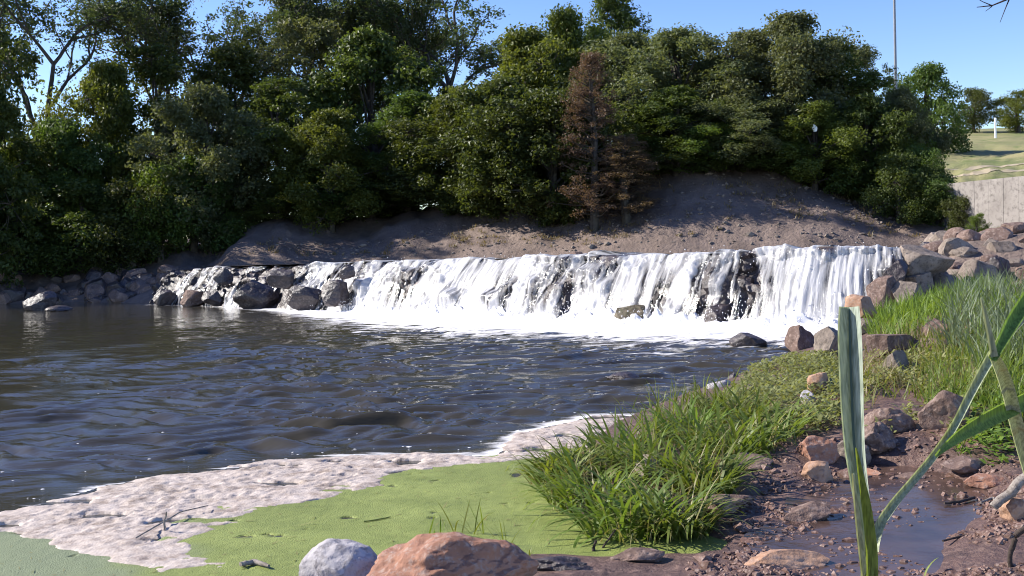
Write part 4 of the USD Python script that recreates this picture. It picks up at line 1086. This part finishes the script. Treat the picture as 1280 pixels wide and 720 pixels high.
Lw = 'trees of the wooded left bank'
tree_px('round_b', 5, 57, 130, 80, 'yellow-green leafy tree cut by the left edge of the photo', group=Lw)
tree_px('round_a', 75, 56, 150, 80, 'leafy tree left of the tall forked trunk, with bright tips', group=Lw)
tree_px('round_b', 140, 58, 80, 80, 'rounded yellow-green tree in front of the tall forked trunk', group=Lw)
tree_px('bush_a', 200, 62, 60, 90, 'dark leafy tree right of the rounded yellow-green tree', group=Lw)
tree_px('round_c', 262, 56, 110, 95, 'grey-green tree with pale leaves at upper left centre', group=Lw)
tree_px('bush_d', 300, 62, 55, 75, 'dark pointed tree behind the pale-leaved grey-green tree', group=Lw)
tree_px('bush_a', 350, 58, 100, 75, 'dense dark tree between the pale-leaved tree and bright bush', group=Lw)
tree_px('bush_c', 395, 64, 25, 85, 'tall grey-green tree reaching the top edge at left centre', group=Lw)
tree_px('round_b', 415, 55.5, 140, 82, 'bright bushy tree hanging over the dark bank at left centre', group=Lw)
tree_px('round_a', 470, 62, 40, 110, 'dense green tree left of the sky gap', group=Lw)
tree_px('bush_d', 520, 58, 115, 70, 'dark tree in front of the tall forked tree', group=Lw)
tree_px('round_a', 575, 60, 110, 75, 'dark dense tree below the second forked tree', group=Lw)
tree_px('round_b', 630, 59, 110, 80, 'dark leafy tree at the top centre under the sky gap', group=Lw)
tree_px('round_b', 668, 58, 40, 100, 'yellow-green leafy tree right of the sky gap', group=Lw)
Rw = 'trees along the top of the bare slope'
tree_px('round_b', 712, 60, 15, 75, 'bright green tree behind the brown dead cedar', group=Rw)
tree_px('round_a', 690, 53, 150, 70, 'dark low tree left of the brown dead cedar', group=Rw)
tree_px('round_c', 790, 58, 45, 105, 'grey-green tree right of the brown dead cedar', group=Rw)
tree_px('round_c', 850, 55, 38, 105, 'broad grey-green tree on the slope top, centre right', group=Rw)
tree_px('round_a', 900, 57, 70, 65, 'darker tree in the dip of the right skyline', group=Rw)
tree_px('round_c', 945, 54, 40, 90, 'grey-green tree left of the highest right crown', group=Rw)
tree_px('round_c', 992, 53, 20, 100, 'tree with the highest crown of the right row', group=Rw)
tree_px('bush_d', 1040, 54, 48, 70, 'tree right of the highest crown with thinning top', group=Rw)
tree_px('bush_c', 1075, 56, 58, 50, 'slim tree just left of the thin mast', group=Rw)
tree_px('round_a', 1085, 50, 120, 70, 'dark tree below the thin mast', group=Rw)
tree_px('round_c', 1128, 51, 112, 55, 'last tree of the right row beside the grassy hill', group=Rw)
tree_px('round_b', 1020, 50, 130, 70, 'low tree in front of the row at the white scrap', group=Rw)
tree_px('round_c', 930, 51, 120, 80, 'low dark tree in front of the row, left of the white scrap', group=Rw)
tree_px('round_a', 850, 51.5, 110, 80, 'low dark tree at the slope top right of the dead cedar', group=Rw)
Tw = 'tall open trees behind the wood'
tree_px('airy_a', 88, 62, -70, 105, 'tall open tree with forked trunk against pale sky at upper left', group=Tw, rz=20)
tree_px('airy_b', 20, 68, -40, 110, 'tall open tree at the upper left corner', group=Tw, rz=140)
tree_px('airy_c', 185, 68, -60, 110, 'tall open tree with thin stems left of the upright dark stem', group=Tw, rz=60)
tree_px('airy_a', 262, 68, -50, 100, 'tall open tree with an upright dark stem at the top edge', group=Tw, rz=200)
tree_px('airy_b', 330, 70, -70, 120, 'tall open tree at the top edge left of centre', group=Tw, rz=10)
tree_px('airy_c', 425, 68, -60, 90, 'tall open tree just left of the first sky gap', group=Tw, rz=300)
tree_px('airy_b', 556, 60, -90, 120, 'tall dark forked tree between the two sky gaps', group=Tw, rz=80)
tree_px('airy_c', 505, 66, -50, 70, 'thin tall tree left of the dark forked tree', group=Tw, rz=170)
tree_px('bush_d', 775, 72, -12, 55, 'far pointed tree rising above the row at top centre right', group=Tw)
for x_, y_, tp_, lb_ in ((575, 54.5, 120, 'leafy tree low on the dark bank below the forked tree'), (628, 52.8, 100, 'leafy tree standing low on the dark bank at centre'), (690, 50.9, 112, 'leafy tree at the foot of the dark wood left of the dead cedar')):
    tree_px('round_a' if x_ != 615 else 'round_c', x_, y_, tp_, 96, lb_, group=Lw)
# dead cedar and its fallen neighbour
tree_px('dead', 743, 48.6, 66, 46, 'brown dead cedar at the edge of the dark wood', name='dead')
tree_px('dead', 784, 48.4, 168, 50, 'low brown dead cedar right of the tall brown one', name='dead')
for x_, y_, h_, lb_ in ((-25.5, 51.5, 13, 'leafy tree just outside the left edge'), (-29, 50.5, 14, 'second leafy tree outside the left edge'), (-33.5, 50.5, 13, 'third leafy tree outside the left edge'), (-39, 50, 14, 'fourth leafy tree outside the left edge')):
    plant_tree('bush_a', x_, y_, h_, 3.6, lb_ + ' of the photo', group=Lw)
# hill
Hw = 'trees standing on the grassy hill'
tree_px('shrub_a', 1162, 76, 84, 46, 'round grey-green tree at the left end of the hilltop', group=Hw)
tree_px('shrub_a', 1220, 96, 112, 24, 'small tree on the hilltop left of the white post', group=Hw)
tree_px('shrub_b', 1275, 94, 116, 34, 'round tree on the hilltop at the right edge', group=Hw)
# shrubs: understory, shared label where the dark hides all difference
rng = np.random.default_rng(77)
for i in range(17):
    x = -20 + 45 * i + rng.uniform(-14, 14)
    yy = rng.uniform(56, 58) if x > 250 else rng.uniform(53, 56)
    b = D(x, 300, yy)
    zt = D(x, rng.uniform(195, 235), yy)[2]
    plant_tree(['shrub_a', 'shrub_a', 'shrub_b'][i % 3], float(b[0]), float(b[1]), zt - float(ground_z(b[0], b[1])[0]), rng.uniform(50, 66) * yy / FPX, 'dark shaded shrub in the thicket under the trees of the left bank', cat='shrub', group='shaded shrubs under the left bank trees')
for i in range(9):
    x = 800 + 42 * i + rng.uniform(-10, 10)
    yy = rng.uniform(50.3, 51.6)
    b = D(x, 300, yy)
    zt = D(x, rng.uniform(150, 178), yy)[2]
    plant_tree(['shrub_a', 'shrub_a', 'shrub_b'][i % 3], float(b[0]), float(b[1]), zt - float(ground_z(b[0], b[1])[0]), rng.uniform(42, 58) * yy / FPX, 'dark shaded shrub in the thicket along the top of the bare slope', cat='shrub', group='shaded shrubs along the slope top')
for x, yy, tp, w_, lb in ((1150, 48.5, 185, 34, 'shrub with hanging branches at the left edge of the grassy hill'), (1178, 47, 222, 34, 'dark shrub at the left end of the concrete wall'), (1205, 45.5, 246, 24, 'low dark shrub in front of the concrete wall'), (1125, 47.5, 196, 40, 'dark shrub at the right top of the slope'), (768, 50, 222, 16, 'little pale shrub at the foot of the dead cedars'), (1165, 47.2, 208, 30, 'dark shrub below the hanging-branch shrub')):
    tree_px('shrub_a' if x != 768 else 'shrub_b', x, yy, tp, w_, lb, cat='shrub')
# fresh weeds before the wall
for x, yy, tp, w_, lb in ((1222, 40, 268, 14, 'small green bush on the rocks before the wall'), (1250, 36, 284, 16, 'low weedy bush among rocks below the wall')):
    tree_px('shrub_b', x, yy, tp, w_, lb, cat='shrub')

# ------------------------------------------------------------------ wall, mast, post, tracks, small white scrap
wall = thing('concrete_wall', 'weathered concrete retaining wall below the grassy hill at right', 'wall')
xa = D(1188, 260, 46.4); xb = D(1340, 250, 40.5)
npan = 8
for i in range(npan):
    a = xa + (xb - xa) * i / npan; b = xa + (xb - xa) * (i + 1) / npan
    L = np.linalg.norm((b - a)[:2]) - .014
    m = trimesh.creation.box((L, .35, 2.55))
    m.apply_translation((0, 0, 1.275))
    ang = math.atan2(b[1] - a[1], b[0] - a[0])
    m.apply_transform(trimesh.transformations.rotation_matrix(ang, (0, 0, 1)))
    c = (a + b) / 2
    m.apply_translation((c[0], c[1] + (.012 if i % 2 else 0), 1.5))
    obj('panel', m, 'concrete', wall, smooth=False)
m = trimesh.creation.box((np.linalg.norm((xb - xa)[:2]) + .1, .30, 2.50)); m.apply_transform(trimesh.transformations.rotation_matrix(math.atan2(xb[1] - xa[1], xb[0] - xa[0]), (0, 0, 1)))
m.apply_translation(((xa[0] + xb[0]) / 2, (xa[1] + xb[1]) / 2 + .05, 1.5 + 1.25))
obj('core', m, 'concrete', wall, smooth=False)
pm_ = D(1120, 118, 70)
zb = float(ground_z(pm_[0], pm_[1])[0])
mast = thing('mast', 'thin tall dark mast rising above the right tree row', 'mast', (pm_[0], pm_[1], zb))
obj('pole', tube([(0, 0, -.2), (0, 0, 9), (0, 0, 22)], [.10, .08, .06], 10), 'mast_steel', mast, smooth=60)
obj('base_collar', tube([(0, 0, -.1), (0, 0, .5)], [.24, .24], 10), 'mast_steel', mast, smooth=40)
pp = D(1244, 146, 88)
zb = float(ground_z(pp[0], pp[1])[0])
post = thing('white_post', 'white post on the hilltop between two trees', 'post', (pp[0], pp[1], zb))
obj('post', tube([(0, 0, -.2), (0, 0, 1.5)], [.09, .08], 8), 'white_paint', post, smooth=40)
obj('cap', trimesh.creation.icosphere(1, .10).apply_translation((0, 0, 1.52)), 'white_paint', post)
sp = D(1018, 160, 49.2)
v, f = rock(777, (.26, .10, .34), 2, 5)
o = obj('white_scrap', (v, f), 'white_paint'); UsdGeom.Xformable(o).AddTranslateOp().Set(Gf.Vec3d(*map(float, sp)))
tag(o, 'tiny white scrap caught in the dark leaves of the right trees', 'scrap')
put_rock(1258, 291, 9, 9, 'rock_orange', 'tiny pink round stone at the foot of the concrete wall', y=38, seed=778, sub=2)


from scipy.interpolate import RegularGridInterpolator
MESH_Z = RegularGridInterpolator((rad, az), gz)


def drape(pix, half, name):
    """a trodden track laid over the hill, through photo points that lie on it"""
    pts = []
    for x, y in pix:
        ys = np.linspace(46.5, 100, 700)
        d = ray(x, y); q_ = EYE + d[None] * (ys / d[1])[:, None]
        zg = ground_z(q_[:, 0], q_[:, 1])
        hit = np.flatnonzero(q_[:, 2] - zg < 0)
        pts.append(q_[hit[0]] if len(hit) else q_[60])
    pts = np.array(pts)
    ts = np.linspace(0, 1, 300); c = np.stack([np.interp(ts, np.linspace(0, 1, len(pts)), pts[:, i]) for i in (0, 1)], -1)
    t_ = np.gradient(c, axis=0); t_ /= np.linalg.norm(t_, axis=1, keepdims=True)
    nn = np.stack([-t_[:, 1], t_[:, 0]], -1)
    off = np.linspace(-1, 1, 9)
    wv_ = half * (1 + .5 * (noise(np.c_[ts * 14, 0 * ts, 0 * ts]) - .5))
    xy_ = c[:, None] + nn[:, None] * (off[None, :, None] * wv_[:, None, None])
    z_ = MESH_Z(np.stack([np.hypot(xy_[..., 0], xy_[..., 1]).ravel(), np.arctan2(xy_[..., 0], xy_[..., 1]).ravel()], -1)) + .02
    v_ = np.c_[xy_.reshape(-1, 2), z_]
    f_ = grid_faces(300, 9)
    if np.cross(v_[f_[:, 1]] - v_[f_[:, 0]], v_[f_[:, 2]] - v_[f_[:, 0]])[:, 2].mean() < 0:
        f_ = f_[:, ::-1]
    tag(obj(name, (v_, f_), 'track', smooth=True), kind='structure')


drape([(1166, 215), (1220, 210), (1300, 204)], .30, 'path')
drape([(1160, 223), (1220, 218), (1310, 210)], .35, 'path')
